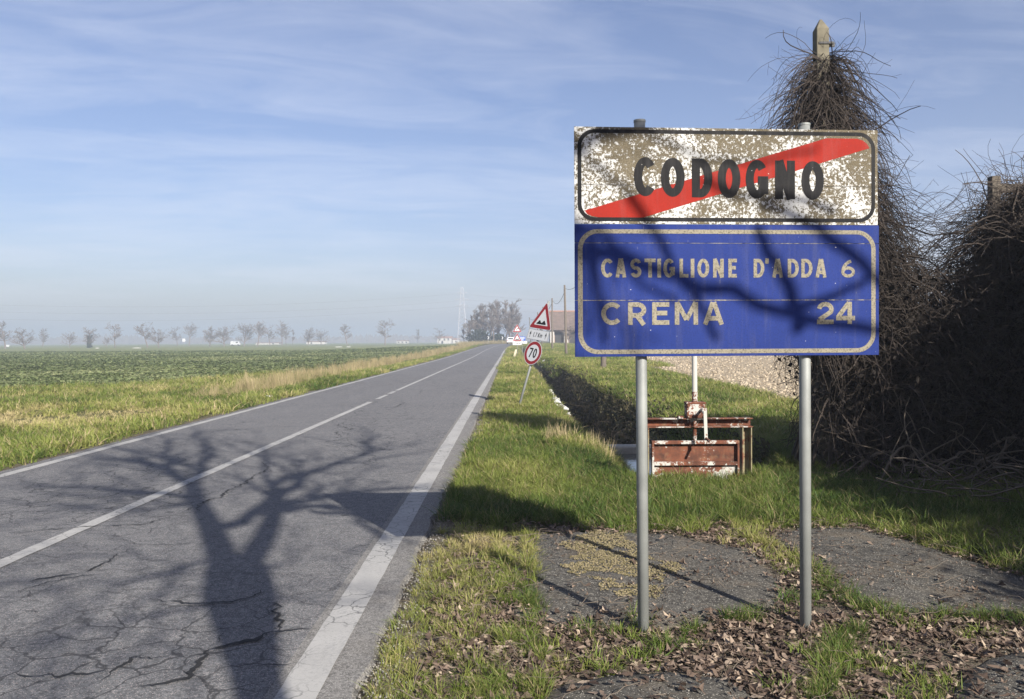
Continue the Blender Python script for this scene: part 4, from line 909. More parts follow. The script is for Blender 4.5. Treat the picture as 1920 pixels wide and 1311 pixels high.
br([(1215,440),(1205,370),(1190,280),(1180,180)], 0.05, 0.025, 0.4)
br([(1215,470),(1300,465),(1400,435),(1500,440),(1590,500),(1680,600)], 0.05, 0.025, 0.5)
br([(1225,450),(1320,430),(1480,400),(1700,380),(1850,370)], 0.055, 0.025, -0.5)
br([(890,690),(780,745),(650,770),(450,800),(200,850)], 0.022, 0.008, 3.0)
br([(960,880),(800,930),(600,960),(300,1040),(60,1120)], 0.018, 0.008, 3.0)
br([(870,430),(760,470),(560,480),(300,470),(60,480)], 0.028, 0.01, 3.0)
br([(330,400),(440,560),(500,700),(600,900),(650,960),(760,1180)], 0.028, 0.022, 0.3, c1)
br([(-300,600),(130,620),(500,650),(850,720),(1000,780),(1340,900),(1700,1000)], 0.045, 0.03, -0.3, c1)
br([(1000,440),(1250,560),(1400,650),(1550,760),(1700,860)], 0.04, 0.03, 0.5, c1)
br([(980,560),(1010,660),(1080,850),(1140,950),(1170,1200)], 0.03, 0.045, 0.2, c1)
br([(1550,850),(1380,940),(1200,1000)], 0.02, 0.03, -0.2, c1)
br([(160,560),(380,870),(560,980)], 0.02, 0.015, 0.5, c1)
br([(60,180),(330,360),(440,470)], 0.016, 0.02, 0.5, c1); br([(380,60),(560,180),(900,230),(1300,130)], 0.018, 0.012, 0.5, c1); br([(700,330),(900,460),(1180,480),(1330,560)], 0.02, 0.03, 0.4, c1)
br([(130,640),(160,900),(220,1150)], 0.022, 0.018, 0.4, c1)
# the limb that carries the branches shading the boards
e0 = lift(c8([(1215, 470)])[0], YT); e1 = lift(c1([(-300, 600)])[0], YB)
BR.append(([e0, e0 * 0.6 + e1 * 0.4 + np.array([0, 0, .25]), e1], [0.05, 0.045, 0.04], 0.0)); ON_BOARD.append(True)
allP, allR = [], []; wg = np.random.default_rng(77)
for P, rr, drift in BR:
    P = np.array(P); d = np.r_[0, np.cumsum(np.linalg.norm(np.diff(P, axis=0), axis=1))]; s = np.linspace(0, d[-1], 14)
    Q_ = np.stack([np.interp(s, d, P[:, k]) for k in range(3)], -1)
    for _ in range(2): Q_[1:-1] = (Q_[:-2] + 2 * Q_[1:-1] + Q_[2:]) / 4
    if len(allP) > 2: Q_[1:] += np.cumsum(wg.normal(0, 1, (13, 3)), 0) * d[-1] * 0.012
    tt = s / d[-1]; Q_ = Q_ + SK[None] * (drift * tt ** 1.5)[:, None]
    allP.append(Q_); allR.append(np.interp(s, d, rr))
P0 = np.array(allP); R0 = np.array(allR); g = np.random.default_rng(5)
o = empty('roadside_tree', (1.78, YT, 0)); tag(o, 'large leafless roadside tree behind the viewer, forked above the trunk', 'tree')
def sub(a): return a - np.array([1.78, YT, 0])
V, q = tubes(sub(P0[:3]), R0[:3], 12); link('trunk', mesh_np('trunk', V, [q], M['bark'], smooth=True), o)
lim, lr = P0[3:], R0[3:]; road_side = ~np.array(ON_BOARD[2:])
L1, R1 = sprout(lim[road_side], lr[road_side], 11, 0.10, 1.0, 0.55, 38, 0.1, 8, 0.5, g); R1 = np.clip(R1, 0.010, 0.026)
L2, R2 = sprout(np.concatenate([L1, lim]), np.concatenate([R1, lr])[:, :8] if False else np.concatenate([R1, lr[:, ::2][:, :8] if lr.shape[1] >= 15 else lr[:, :8]]), 5, 0.2, 1.0, 0.45, 38, 0.1, 6, 0.5, g) if False else sprout(L1, R1, 6, 0.2, 1.0, 0.55, 38, 0.1, 6, 0.55, g)
R2 = np.clip(R2, 0.006, 0.014)
V, q = cat_meshes([tubes(sub(lim), lr, 8), tubes(sub(L1), R1, 5), tubes(sub(L2), R2, 3)]); link('crown', mesh_np('crown', V, [q], M['bark'], smooth=True), o)

# ------------------------------------------------------------------ vine-smothered post, fence and hedge line
o = empty('tall_post', (3.79, 10.0, 0.0)); tag(o, 'tall pointed weathered post rising out of the bare vines', 'post')
b = MB(); b.add([(-.095, -.095, -.3), (.095, -.095, -.3), (.095, .095, -.3), (-.095, .095, -.3), (-.075, -.075, 5.32), (.075, -.075, 5.32), (.075, .075, 5.32), (-.075, .075, 5.32), (-.012, -.012, 5.45), (.012, -.012, 5.45), (.012, .012, 5.45), (-.012, .012, 5.45)],
      [(0, 1, 5, 4), (1, 2, 6, 5), (2, 3, 7, 6), (3, 0, 4, 7), (4, 5, 9, 8), (5, 6, 10, 9), (6, 7, 11, 10), (7, 4, 8, 11), (8, 9, 10, 11)]); shaft = b.build('shaft', M['mossypost'], o, bevel=0.012)
shaft.rotation_euler = (0, R(-0.4), 0)
b = MB(); b.box(-.088, .088, -.088, .088, 5.13, 5.155); b.box(.085, .13, -.01, .01, 5.12, 5.17); b.build('iron_clamp', M['wire'], o)
o = empty('old_fence', (5.7, 9.75, 0.0)); tag(o, 'dark wooden fence frame buried under vines at the picture\'s right edge', 'fence')
for x in (0, 1.9): b = MB(); b.box(x - .05, x + .05, -.05, .05, -.2, 3.5); b.build('post', M['pole'], o)
for z in (0.9, 2.1, 3.36): b = MB(); b.box(.0505, 1.849, -.035, .035, z - .05, z + .05); b.build('rail', M['pole'], o)

def walk(start, dirs, L, S, g, grav=0.25, wob=0.35):
    n = len(start); d = dirs.copy(); p = start.copy(); P = [p.copy()]; st = (L / (S - 1))[:, None]
    acc = g.normal(0, 1, (n, 3)) * wob
    for k in range(S - 1):
        acc = 0.75 * acc + g.normal(0, wob, (n, 3)); d = d + acc * 0.45; d[:, 2] -= grav; d /= np.linalg.norm(d, axis=1, keepdims=True)
        p = p + d * st; p[:, 2] = np.where(start[:, 2] > 0, np.maximum(p[:, 2], 0.03 + 0.05 * g.random(n)), p[:, 2]); P.append(p.copy())
    return np.stack(P, 1)
def prof(n, S, g, r0, r1): return ((r0 + (r1 - r0) * g.random(n) + 0.008 * g.random(n) ** 14)[:, None]) * np.linspace(1, 0.45, S)[None]
def rdir(n, g, up=0.0):
    d = g.normal(size=(n, 3)); d[:, 2] += up; return d / np.linalg.norm(d, axis=1, keepdims=True)
g = np.random.default_rng(9)
parts = []; leafC = []
# A: cone hanging from the post
n = 5200; z0 = 5.08 - 3.6 * g.random(n) ** 0.85; a = g.uniform(0, 2 * math.pi, n); env = 0.03 + (5.08 - z0) * 0.31
rad = env * np.sqrt(g.random(n)); st = np.stack([3.79 + np.cos(a) * rad, 10 + np.sin(a) * rad * 0.7, z0], -1)
d = np.stack([np.cos(a), np.sin(a) * .6, g.uniform(-.4, .7, n)], -1); d /= np.linalg.norm(d, axis=1, keepdims=True)
P = walk(st, d, g.uniform(.3, 1.0, n), 10, g, 0.34, 0.28); P = P[~((P[:, :, 0].min(1) < 3.42) & (P[:, :, 2].min(1) < 2.5))]; n = len(P); parts.append(tubes(P, prof(n, 10, g, .0025, .0055), 3)); cq = P[:, ::3].reshape(-1, 3); core = np.hypot(cq[:, 0] - 3.79, cq[:, 1] - 10) < 0.06 + (5.0 - cq[:, 2]) * .24; coreC = cq[core]
sd, sr = sprout(P[::3], prof(len(P[::3]), 10, g, .002, .003), 3, .3, 1.0, .22, 55, .1, 4, .8, g); parts.append(tubes(sd, np.clip(sr, .0015, .003), 3))
n = 120; z0 = g.uniform(3.2, 5.05, n); a = g.uniform(0, 2 * math.pi, n); st = np.stack([3.79 + np.cos(a) * .3 * (5.1 - z0), 10 + np.sin(a) * .3, z0], -1)
P = walk(st, np.stack([np.cos(a), np.sin(a), g.uniform(0, .8, n)], -1), g.uniform(.25, .75, n), 9, g, 0.06, 0.3); parts.append(tubes(P, prof(n, 9, g, .002, .004), 3))
for k in range(14):                                    # thick stems climbing the post
    zz_ = np.linspace(0, 4.9 - k * .2, 16); a = k * 1.7 + zz_ * .5; rr = 0.11 + .02 * np.sin(zz_ * 3 + k) + np.clip(1.2 - zz_, 0, 1) * .25
    parts.append(tubes(np.stack([3.79 + np.cos(a) * rr, 10 + np.sin(a) * rr, zz_], -1)[None], np.linspace(.025, .01, 16)[None], 5))
# B: curtain between post and fence
def curtain_top(x): return np.interp(x, [3.0, 3.4, 3.8, 4.3, 4.75, 5.2, 5.5, 5.8, 6.6], [1.9, 2.9, 4.0, 3.1, 2.45, 2.05, 2.4, 3.2, 3.45])
n = 8500; x = g.uniform(3.62, 6.3, n); z0 = curtain_top(x) * (0.06 + 0.94 * g.random(n) ** 1.05); st = np.stack([x, 10.0 + g.normal(0, .35, n), z0], -1)
P = walk(st, rdir(n, g, 0.1), g.uniform(.4, 1.25, n), 9, g, 0.16, 0.4); P = P[P[:, :, 0].min(1) > 3.42 - .25 * g.random(len(P)) ** 3]; n = len(P); parts.append(tubes(P, prof(n, 9, g, .0028, .006), 3)); leafC.append(P[:, ::2].reshape(-1, 3))
sd, sr = sprout(P[::4], prof(len(P[::4]), 9, g, .002, .003), 3, .3, 1.0, .22, 55, .1, 4, .8, g); parts.append(tubes(sd, np.clip(sr, .0015, .003), 3))
# C: long sagging stems
n = 170; s = np.linspace(0, 1, 16)[None, :, None]; A_ = np.stack([g.uniform(3.8, 4.3, n), 10 + g.normal(0, .25, n), g.uniform(2.2, 3.9, n)], -1)[:, None]; B_ = np.stack([g.uniform(5.4, 6.4, n), 9.8 + g.normal(0, .25, n), g.uniform(2.2, 3.5, n)], -1)[:, None]
sg = g.uniform(.25, 1.1, n)[:, None, None] * np.array([0, 0, 1.0]); P = A_ * (1 - s) + B_ * s - sg * 4 * s * (1 - s) + np.cumsum(g.normal(0, .028, (n, 16, 3)), 1); parts.append(tubes(P, prof(n, 16, g, .0025, .005), 3))
V, q = cat_meshes(parts); lc = np.concatenate(leafC); lc = lc[(lc[:, 2] < curtain_top(lc[:, 0]) - .35) & (lc[:, 0] > 3.5) & (g.random(len(lc)) < 0.55) & (lc[:, 2] > .05)]; lc = lc[(g.random(len(lc)) < np.clip(1.25 - lc[:, 2] * .33, .12, 1)) & (lc[:, 0] > 3.8)]; lc = np.concatenate([lc, coreC])
o = link('climbing_vine', mesh_np('climbing_vine', V, [q], M['vine'])); tag(o, 'tangle of bare brown vines hanging from the tall weathered post', 'vine')
V, q = leaf_cloud(lc, 0.042, g); link('dry_leaves', mesh_np('dry_leaves', V, [q], M['vinedark']), o)['kind'] = 'stuff'  # dark leaf bits added inside to make the tangle opaque and shaded
# D: fence end mass
n = 4200; x = 5.62 + np.abs(g.normal(0, .75, n)); z0 = 3.5 * g.random(n) ** 0.6; st = np.stack([x, 9.55 + g.normal(0, .3, n), np.minimum(z0, curtain_top(x))], -1)
P = walk(st, rdir(n, g, 0.2), g.uniform(.35, 1.1, n), 9, g, 0.22, 0.38); pd = [tubes(P, prof(n, 9, g, .0028, .006), 3)]; lc = P[:, ::2].reshape(-1, 3); lc = lc[(g.random(len(lc)) < .7) & (lc[:, 2] < curtain_top(lc[:, 0]) - .25)]
V, q = cat_meshes(pd); o = link('climbing_vine', mesh_np('climbing_vine', V, [q], M['vine'])); tag(o, 'thick mat of brown vines over the fence at the picture\'s right edge', 'vine')
V, q = leaf_cloud(lc, 0.042, g); link('dry_leaves', mesh_np('dry_leaves', V, [q], M['vinedark']), o)['kind'] = 'stuff'  # added dark bits, interior shade of the fence mass
# E: overgrown hedge running on towards the viewer, out of the picture
n = 26000; y = g.uniform(-5, 8.7, n); z0 = 3.5 * g.random(n) ** 0.8 * (0.88 + 0.24 * fbm(y * 1.3, y * 0)); x = np.maximum(6.5 + g.normal(0, .30, n), 5.7)
V, q = leaf_cloud(np.stack([x, y, z0], -1), 0.085, g); o = link('overgrown_hedge', mesh_np('overgrown_hedge', V, [q], M['vinedark'])); tag(o, 'overgrown hedge running from the fence towards the viewer', 'hedge')
n = 1300; st = np.stack([6.2 + g.normal(0, .4, n), g.uniform(-5, 8.5, n), 3.4 * g.random(n)], -1); P = walk(st, rdir(n, g, .1), g.uniform(.5, 1.4, n), 8, g, .12, .4); V, q = tubes(P, prof(n, 8, g, .003, .007), 3); link('stems', mesh_np('stems', V, [q], M['vine']), o)['kind'] = 'stuff'
# dead stems lying at the foot of the vines
n = 210; x = g.uniform(3.75, 6.4, n); st = np.stack([x, g.uniform(7.9, 9.8, n) + (x - 3.2) * -0.28, g.uniform(.04, .35, n)], -1)
d = rdir(n, g); d[:, 2] *= .35; P = walk(st, d, g.uniform(.3, 1.1, n), 10, g, 0.05, 0.22); P[:, :, 0] = np.maximum(P[:, :, 0], 3.2); V, q = tubes(P, prof(n, 10, g, .003, .011), 4)
for k in range(11):                                    # arched thick old stems
    xa = 3.9 + k * .2 + g.normal(0, .08); ya = 9.2 + g.normal(0, .2); L_ = g.uniform(.5, 1.0); s = np.linspace(0, 1, 14); hh = g.uniform(.25, .55); a = g.uniform(-.5, .5)
    P = np.stack([xa + s * L_ * math.cos(a), ya - s * L_ * math.sin(a) * .6, .03 + hh * np.sin(s * math.pi * g.uniform(.75, 1.0)) + np.cumsum(g.normal(0, .01, 14))], -1)[None]; v2, q2 = tubes(P, np.linspace(.024, .012, 14)[None] * g.uniform(.6, 1.1), 6); q = np.concatenate([q, q2 + len(V)]); V = np.concatenate([V, v2])
tag(link('dead_stems', mesh_np('dead_stems', V, [q], M['deadwood'], smooth=True)), 'dead grey vine stems strewn at the foot of the vines', 'brushwood', kind='stuff')

# ------------------------------------------------------------------ scattered plants (instanced tufts)
def tuft_mesh(name, seed, n, rad, h, wid, lean, mats, straw=0.15, seg=3):
    gg = np.random.default_rng(seed); V, F, MI = [], [], []
    for k in range(n):
        a = gg.uniform(0, 6.28); r = rad * math.sqrt(gg.random()); bx, by = r * math.cos(a), r * math.sin(a); hh = h * gg.uniform(.45, 1.1); la = a + gg.normal(0, .8); ln = lean * gg.uniform(.2, 1.3); w2 = wid * gg.uniform(.6, 1.2)
        pa = la + math.pi / 2 + gg.normal(0, .5); cx_, cy_ = math.cos(pa) * w2 / 2, math.sin(pa) * w2 / 2; b0 = len(V)
        for j in range(seg):
            f = j / seg; ox = bx + math.cos(la) * ln * hh * f * f; oy = by + math.sin(la) * ln * hh * f * f; z_ = hh * (f - .25 * ln * f * f); tp = 1 - f * .55
            V += [(ox - cx_ * tp, oy - cy_ * tp, z_), (ox + cx_ * tp, oy + cy_ * tp, z_)]
        V.append((bx + math.cos(la) * ln * hh, by + math.sin(la) * ln * hh, hh * (1 - .25 * ln)))
        mi = 1 if gg.random() < straw else 0
        for j in range(seg - 1): F.append((b0 + 2 * j, b0 + 2 * j + 1, b0 + 2 * j + 3, b0 + 2 * j + 2)); MI.append(mi)
        F.append((b0 + 2 * seg - 2, b0 + 2 * seg - 1, b0 + 2 * seg)); MI.append(mi)
    me = bpy.data.meshes.new(name); me.from_pydata(V, [], F)
    for m_ in mats: me.materials.append(m_)
    me.polygons.foreach_set('material_index', MI); me.update(); return me
def leafy_mesh(name, seed, n, L, wid, mats, flat=0.35):   # broad-leaved rosette
    gg = np.random.default_rng(seed); V, F = [], []
    for k in range(n):
        a = k * 2.4 + gg.normal(0, .3); l = L * gg.uniform(.6, 1.1); e = gg.uniform(flat, 1.1); b0 = len(V); w2 = wid * gg.uniform(.7, 1.2)
        for f, wf, dz in ((0, .15, 0), (.45, 1, .02), (.8, .8, -.02)):
            x, y, z_ = math.cos(a) * l * f * math.cos(e), math.sin(a) * l * f * math.cos(e), l * f * math.sin(e) * (1 - .35 * f)
            V += [(x - math.sin(a) * w2 / 2 * wf, y + math.cos(a) * w2 / 2 * wf, z_ + dz * l), (x + math.sin(a) * w2 / 2 * wf, y - math.cos(a) * w2 / 2 * wf, z_ + dz * l)]
        V.append((math.cos(a) * l * math.cos(e), math.sin(a) * l * math.cos(e), l * math.sin(e) * .6)); F += [(b0, b0 + 1, b0 + 3, b0 + 2), (b0 + 2, b0 + 3, b0 + 5, b0 + 4), (b0 + 4, b0 + 5, b0 + 6)]
    me = bpy.data.meshes.new(name); me.from_pydata(V, [], F); me.materials.append(mats); me.update(); return me
def leaf_mesh(name, seed):
    gg = np.random.default_rng(seed); c1_, c2_ = gg.uniform(-.5, .8), gg.uniform(-.9, 1.3); V = []
    sh = [(-.5, .03), (-.3, .24 * gg.uniform(.6, 1.3)), (-.05, .34 * gg.uniform(.5, 1.2)), (.2, .25 * gg.uniform(.6, 1.4)), (.5, .02)]
    for x, w_ in sh:
        for s in (-1, 0, 1): y = s * w_ * (1 + gg.normal(0, .28)) + gg.normal(0, .03); V.append((x, y, c1_ * x * x + c2_ * y * y * 2.2 + abs(s) * .12 * w_ + gg.normal(0, .02)))
    F = []
    for i in range(4):
        for s in range(2): F.append((i * 3 + s, i * 3 + s + 1, i * 3 + s + 4, i * 3 + s + 3))
    me = bpy.data.meshes.new(name); me.from_pydata(V, [], F); me.materials.append(M['leaf']); me.update(); return me
def pebble(name, seed, mat, fl=.7):
    gg = np.random.default_rng(seed); import bmesh; bm = bmesh.new(); bmesh.ops.create_icosphere(bm, subdivisions=1, radius=1)
    for v_ in bm.verts: v_.co *= gg.uniform(.7, 1.2); v_.co.z *= fl
    me = bpy.data.meshes.new(name); bm.to_mesh(me); bm.free(); me.materials.append(mat); return me
def coll(name, meshes):
    c = bpy.data.collections.new(name)
    for i, me in enumerate(meshes): c.objects.link(bpy.data.objects.new(f'{name}_{i:02d}', me))
    return c
GR = [M['grass'], M['straw']]
C_short = coll('short_tuft', [tuft_mesh('t', i, 26, .06, .085, .007, 1.0, GR, .12) for i in range(5)])
C_tall = coll('tall_tuft', [tuft_mesh('t', 20 + i, 30, .06, .18, .008, 1.15, GR, .16) for i in range(5)])
C_mid = coll('mid_tuft', [tuft_mesh('t', 40 + i, 26, .13, .15, .015, 1.1, GR, .15) for i in range(5)])
C_far = coll('far_tuft', [tuft_mesh('t', 60 + i, 22, .28, .22, .03, .7, GR, .15) for i in range(4)])
C_reed = coll('reed_tuft', [tuft_mesh('t', 80 + i, 34, .22, .95, .014, .35, [M['straw'], M['grass']], .08) for i in range(4)])
C_stalk = coll('stalk_tuft', [tuft_mesh('t', 90 + i, 14, .10, .42, .009, .3, [M['straw'], M['grass']], .1) for i in range(3)])
C_crop = coll('crop_plant', [leafy_mesh('t', i, 9, .19, .085, M['cropleaf']) for i in range(4)])
C_leaf = coll('fallen_leaf', [leaf_mesh('t', i) for i in range(9)])
C_moss = coll('moss_bit', [pebble('t', i, M['moss'], .55) for i in range(4)])
C_clod = coll('clod', [pebble('t', 10 + i, M['clod'], .75) for i in range(5)])
C_stone = coll('stone', [pebble('t', 30 + i, M['gravel'], .7) for i in range(4)])

GN = {}
def scatter_group(c):
    if c.name in GN: return GN[c.name]
    gname = bpy.data.node_groups.new('scatter_' + c.name, 'GeometryNodeTree')
    gname.interface.new_socket('Geometry', in_out='INPUT', socket_type='NodeSocketGeometry'); gname.interface.new_socket('Geometry', in_out='OUTPUT', socket_type='NodeSocketGeometry')
    N = gname.nodes; L = gname.links
    gi = N.new('NodeGroupInput'); go = N.new('NodeGroupOutput'); ip = N.new('GeometryNodeInstanceOnPoints'); ci = N.new('GeometryNodeCollectionInfo')
    ci.inputs['Collection'].default_value = c; ci.inputs['Separate Children'].default_value = True; ci.inputs['Reset Children'].default_value = True
    def na(nm, ty): q = N.new('GeometryNodeInputNamedAttribute'); q.data_type = ty; q.inputs['Name'].default_value = nm; return q.outputs['Attribute']
    L.new(gi.outputs[0], ip.inputs['Points']); L.new(ci.outputs[0], ip.inputs['Instance']); ip.inputs['Pick Instance'].default_value = True
    L.new(na('idx', 'INT'), ip.inputs['Instance Index']); L.new(na('rot', 'FLOAT_VECTOR'), ip.inputs['Rotation']); L.new(na('scl', 'FLOAT_VECTOR'), ip.inputs['Scale'])
    L.new(ip.outputs[0], go.inputs[0]); GN[c.name] = gname; return gname
def scatter(name, P, c, scl, tint, label, cat, tilt=0.22, sq=None):
    n = len(P); me = bpy.data.meshes.new(name); me.vertices.add(n); me.vertices.foreach_set('co', np.asarray(P, np.float32).ravel())
    def at(nm, ty, v, key): a = me.attributes.new(nm, ty, 'POINT'); a.data.foreach_set(key, np.ascontiguousarray(v).ravel())
    at('rot', 'FLOAT_VECTOR', np.stack([g.normal(0, tilt, n), g.normal(0, tilt, n), g.uniform(0, 6.28, n)], -1).astype(np.float32), 'vector')
    s = np.asarray(scl, float).reshape(-1, 1) * np.ones((n, 3)); s[:, 2] *= (g.uniform(.75, 1.25, n) if sq is None else sq)
    at('scl', 'FLOAT_VECTOR', s.astype(np.float32), 'vector'); at('tint', 'FLOAT', np.clip(tint * np.ones(n), 0, 1).astype(np.float32), 'value'); at('idx', 'INT', g.integers(0, len(c.objects), n).astype(np.int32), 'value')
    o = link(name, me); md = o.modifiers.new('scatter', 'NODES'); md.node_group = scatter_group(c); return tag(o, label, cat, kind='stuff')
def rnd(n, x0, x1, y0, y1, ypow=1.0):
    return g.uniform(x0, x1, n), y0 + (y1 - y0) * g.random(n) ** ypow
def on(x, y, dz=-0.01): return np.stack([x, y, gz(x, y) + dz], -1)
SLP = [np.array([gp(*p) for p in pl]) for pl in SL]
def inside(x, y, poly):
    r = np.zeros(len(x), bool); j = len(poly) - 1
    for i in range(len(poly)):
        xi, yi = poly[i]; xj, yj = poly[j]; r ^= ((yi > y) != (yj > y)) & (x < (xj - xi) * (y - yi) / (yj - yi + 1e-12) + xi); j = i
    return r
def on_slab(x, y): return np.any([inside(x, y, p) for p in SLP], axis=0)
def near_line(x, y, pl):
    P = np.array([gp(*p) for p in pl]); d = np.full(len(x), 9.0)
    for a, b in zip(P[:-1], P[1:]):
        t_ = np.clip(((x - a[0]) * (b[0] - a[0]) + (y - a[1]) * (b[1] - a[1])) / ((b - a) ** 2).sum(), 0, 1); d = np.minimum(d, np.hypot(x - a[0] - t_ * (b[0] - a[0]), y - a[1] - t_ * (b[1] - a[1])))
    return d
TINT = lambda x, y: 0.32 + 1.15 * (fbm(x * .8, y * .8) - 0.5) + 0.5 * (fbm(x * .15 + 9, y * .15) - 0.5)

# verge between road and sign, grass band, gate front
x, y = rnd(9000, -0.62, 5.4, 6.5, 13.0); e = fbm(x * 2, y * 2); keep = (y > 7.0 + (e - .5) * 1.3) & ~on_slab(x, y) & ((x > -0.66 + (e - .5) * .25)) & (gz(x, y) > -0.32) & ~((x > 1.45) & (x < 2.8) & (y > 9.38) & (y < 9.9))
x, y = x[keep], y[keep]; scatter('grass', on(x, y), C_tall, g.uniform(.45, 1.0, len(x)) * np.where(x > 3, .9, 1), TINT(x, y) - .08, 'lush green verge grass around the sluice gate', 'grass')
x, y = rnd(1000, -0.72, 0.25, 3.0, 6.9); e = fbm(x * 2.4, y * 1.5 + 4); keep = (e > .49 - .1 * smooth01(.4, .1, np.abs(x + .35))) & (x > -0.66 + (e - .5) * .25) & ~on_slab(x, y)
x, y = x[keep], y[keep]; scatter('grass', on(x, y), C_tall, g.uniform(.22, .6, len(x)), TINT(x, y) + .18, 'patchy short grass strip beside the white edge line', 'grass')
# grass in the slab joints
JT = [[(925,1000),(950,1080),(945,1180),(930,1311),(925,1400)], [(985,1000),(990,1100),(985,1200),(1010,1311)], [(1360,975),(1420,1020),(1500,1060),(1560,1110),(1620,1150),(1720,1165),(1930,1178),(2100,1180)], [(1590,1190),(1560,1250),(1530,1330)], [(1100,1190),(1180,1180),(1200,1170)], [(1420,1160),(1300,1190),(1250,1215)]]
x, y = rnd(26000, -0.4, 4.2, 3.0, 7.2); dd = np.min([near_line(x, y, j) for j in JT], axis=0); e = fbm(x * 5, y * 5); keep = (g.random(len(x)) < np.exp(-(dd / .055) ** 2) * .62) & (e > .38)
x, y = x[keep], y[keep]; scatter('joint_grass', on(x, y, 0.0), C_tall, g.uniform(.25, .62, len(x)), TINT(x, y) + .05, 'grass growing in the pavement joints', 'grass')
# short turf in and around
x, y = rnd(5200, -0.6, 5.5, 3.0, 8.5); e = fbm(x * 3.2, y * 3.2 + 8); keep = (e > np.where(x < .4, .64, .57)) & ~on_slab(x, y) & (x > -.5)
x, y = x[keep], y[keep]; scatter('low_weeds', on(x, y, 0), C_short, g.uniform(.5, 1.0, len(x)), TINT(x, y) + .12, 'low weeds among the dead leaves', 'grass')
# shaded grass at the foot of the vines
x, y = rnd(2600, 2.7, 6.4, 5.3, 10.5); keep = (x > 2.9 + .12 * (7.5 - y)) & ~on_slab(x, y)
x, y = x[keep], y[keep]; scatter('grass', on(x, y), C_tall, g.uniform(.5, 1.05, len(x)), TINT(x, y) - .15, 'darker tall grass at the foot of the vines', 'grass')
# verge and banks further on
x, y = rnd(15000, -0.6, 6.8, 12.5, 48.0, 1.5); zg = gz(x, y); e = fbm(x * 1.2, y * .6); tr_ = np.any([np.hypot(x - a_, (y - b_) * .5) < .42 for a_, b_ in {(round(p[0] * 2) / 2, round(p[1] / 2) * 2) for p in spots}], axis=0); keep = ~((x > .8) & (x < 2.4) & tr_) & (x > -0.62) & (x < soil_edge(y) + (e - .5)) & ~((zg < -0.6) & (g.random(len(x)) < .85)) & ~((x > 1.15) & (x < 2.2) & (y > 15) & (g.random(len(x)) < .6)) & ~((x > 2.0) & (x < 2.95))
x, y = x[keep], y[keep]; scatter('grass', on(x, y), C_mid, g.uniform(.6, 1.05, len(x)) * np.interp(x, [-.6, 0.5, 1], [.55, .8, 1]) * (1 + .015 * y), TINT(x, y) + np.where(x < 1.6, .20, .05) - np.where((x > 1.9) & (x < 2.75), .4, 0), 'grass on the verge and both ditch banks', 'grass')  # tint lowered toward the right bank, its shade put in the colour
x, y = rnd(9000, -0.6, 13, 45.0, 190.0, 1.3); keep = (x > -0.3 + (np.interp(y, RP[:, 2], RP[:, 1]) + 3.0)) & (x < soil_edge(y) + 1) & (gz(x, y) - rise(x, y) > -0.6)
x, y = x[keep], y[keep]; scatter('grass', on(x, y), C_far, g.uniform(.7, 1.2, len(x)), TINT(x, y) + np.where(x < 1.6, .22, .08), 'distant grass along the right-hand verge', 'grass')
# brambly dark bank of the ditch and dry stalks
x, y = rnd(900, 0.9, 2.9, 13.5, 40, 1.4); scatter('dry_stalks', on(x, y), C_stalk, g.uniform(.4, 1.0, len(x)) * np.where(x > 2.2, .8, .5), g.uniform(.0, .7, len(x)), 'dry stalks standing along the ditch', 'grass')
for u, v, n in ((1045, 842, 22), (1110, 836, 26), (1125, 850, 14)):
    X_, Y_ = gp(u, v, -.1); x = X_ + g.normal(0, .12, n); y = Y_ + g.normal(0, .2, n); scatter('dry_stalks', on(x, y), C_stalk, g.uniform(.5, .9, n), g.uniform(.4, 1, n), 'small stand of straw stalks on the ditch edge ' + {1045: 'nearest the road', 1110: 'in the middle', 1125: 'nearest the water'}[u], 'grass')
# far side verge
x, y = rnd(17000, -21, -6.38, 6.5, 46, 1.25); e = fbm(x * .9, y * .5); dry = smooth01(.55, .68, fbm(x * .35 + 3, y * .25)) * smooth01(-7.5, -9, x); keep = (x > crop_edge(y) - .5) & (x < -6.42 + (e - .5) * .25) & (g.random(len(x)) > dry * .5) & (x > -y * .68 - 2)
x, y, dry = x[keep], y[keep], dry[keep]; scatter('grass', on(x, y), C_mid, g.uniform(.6, 1.25, len(x)) * (1 + .012 * y) * (1 - .45 * dry), TINT(x, y) + .06 + .5 * dry + .1 * smooth01(-7, -9, x), 'tufted grass verge on the far side of the road', 'grass')
x, y = rnd(5500, -14, -6.3, 44, 190, 1.3); xr = np.interp(y, RP[:, 2], RP[:, 1]) - 2.85; keep = (x < xr - .1) & (x > xr - 2.6)
x, y = x[keep], y[keep]; scatter('grass', on(x, y), C_far, g.uniform(.5, .9, len(x)), TINT(x, y) + .12, 'distant grass along the left-hand verge', 'grass')
# dry reeds
x, y = rnd(3300, -12.8, -7.3, 25.5, 195, 1.5); xr = np.interp(y, RP[:, 2], RP[:, 1]) - 2.85; e = fbm(x * .8, y * .15); keep = (x < xr - np.interp(y, [25, 60, 190], [1.9, 2.0, 1.4])) & (x > np.maximum(crop_edge(y) - .6, xr - np.interp(y, [25, 45, 190], [3.6, 4.8, 5.5]))) & (e > .33)
x, y = x[keep], y[keep]; scatter('dry_reeds', on(x, y), C_reed, g.uniform(.3, .75, len(x)) * np.interp(y, [25, 30, 60], [.7, 1, 1.05]), g.uniform(.2, 1, len(x)) * .8, 'pale dry reeds along the far roadside', 'reeds')
x, y = rnd(1800, -13, 3, 190, 262); keep = np.hypot(x - np.interp(y, RP[:, 2], RP[:, 1]), 0) > 3.6; keep &= ~((x > -7) & (y < 214)); x, y = x[keep], y[keep]; scatter('dry_reeds', on(x, y), C_reed, g.uniform(.5, 1.2, len(x)), g.uniform(.3, 1, len(x)) * .8, 'brownish dry growth around the tree clump', 'reeds')
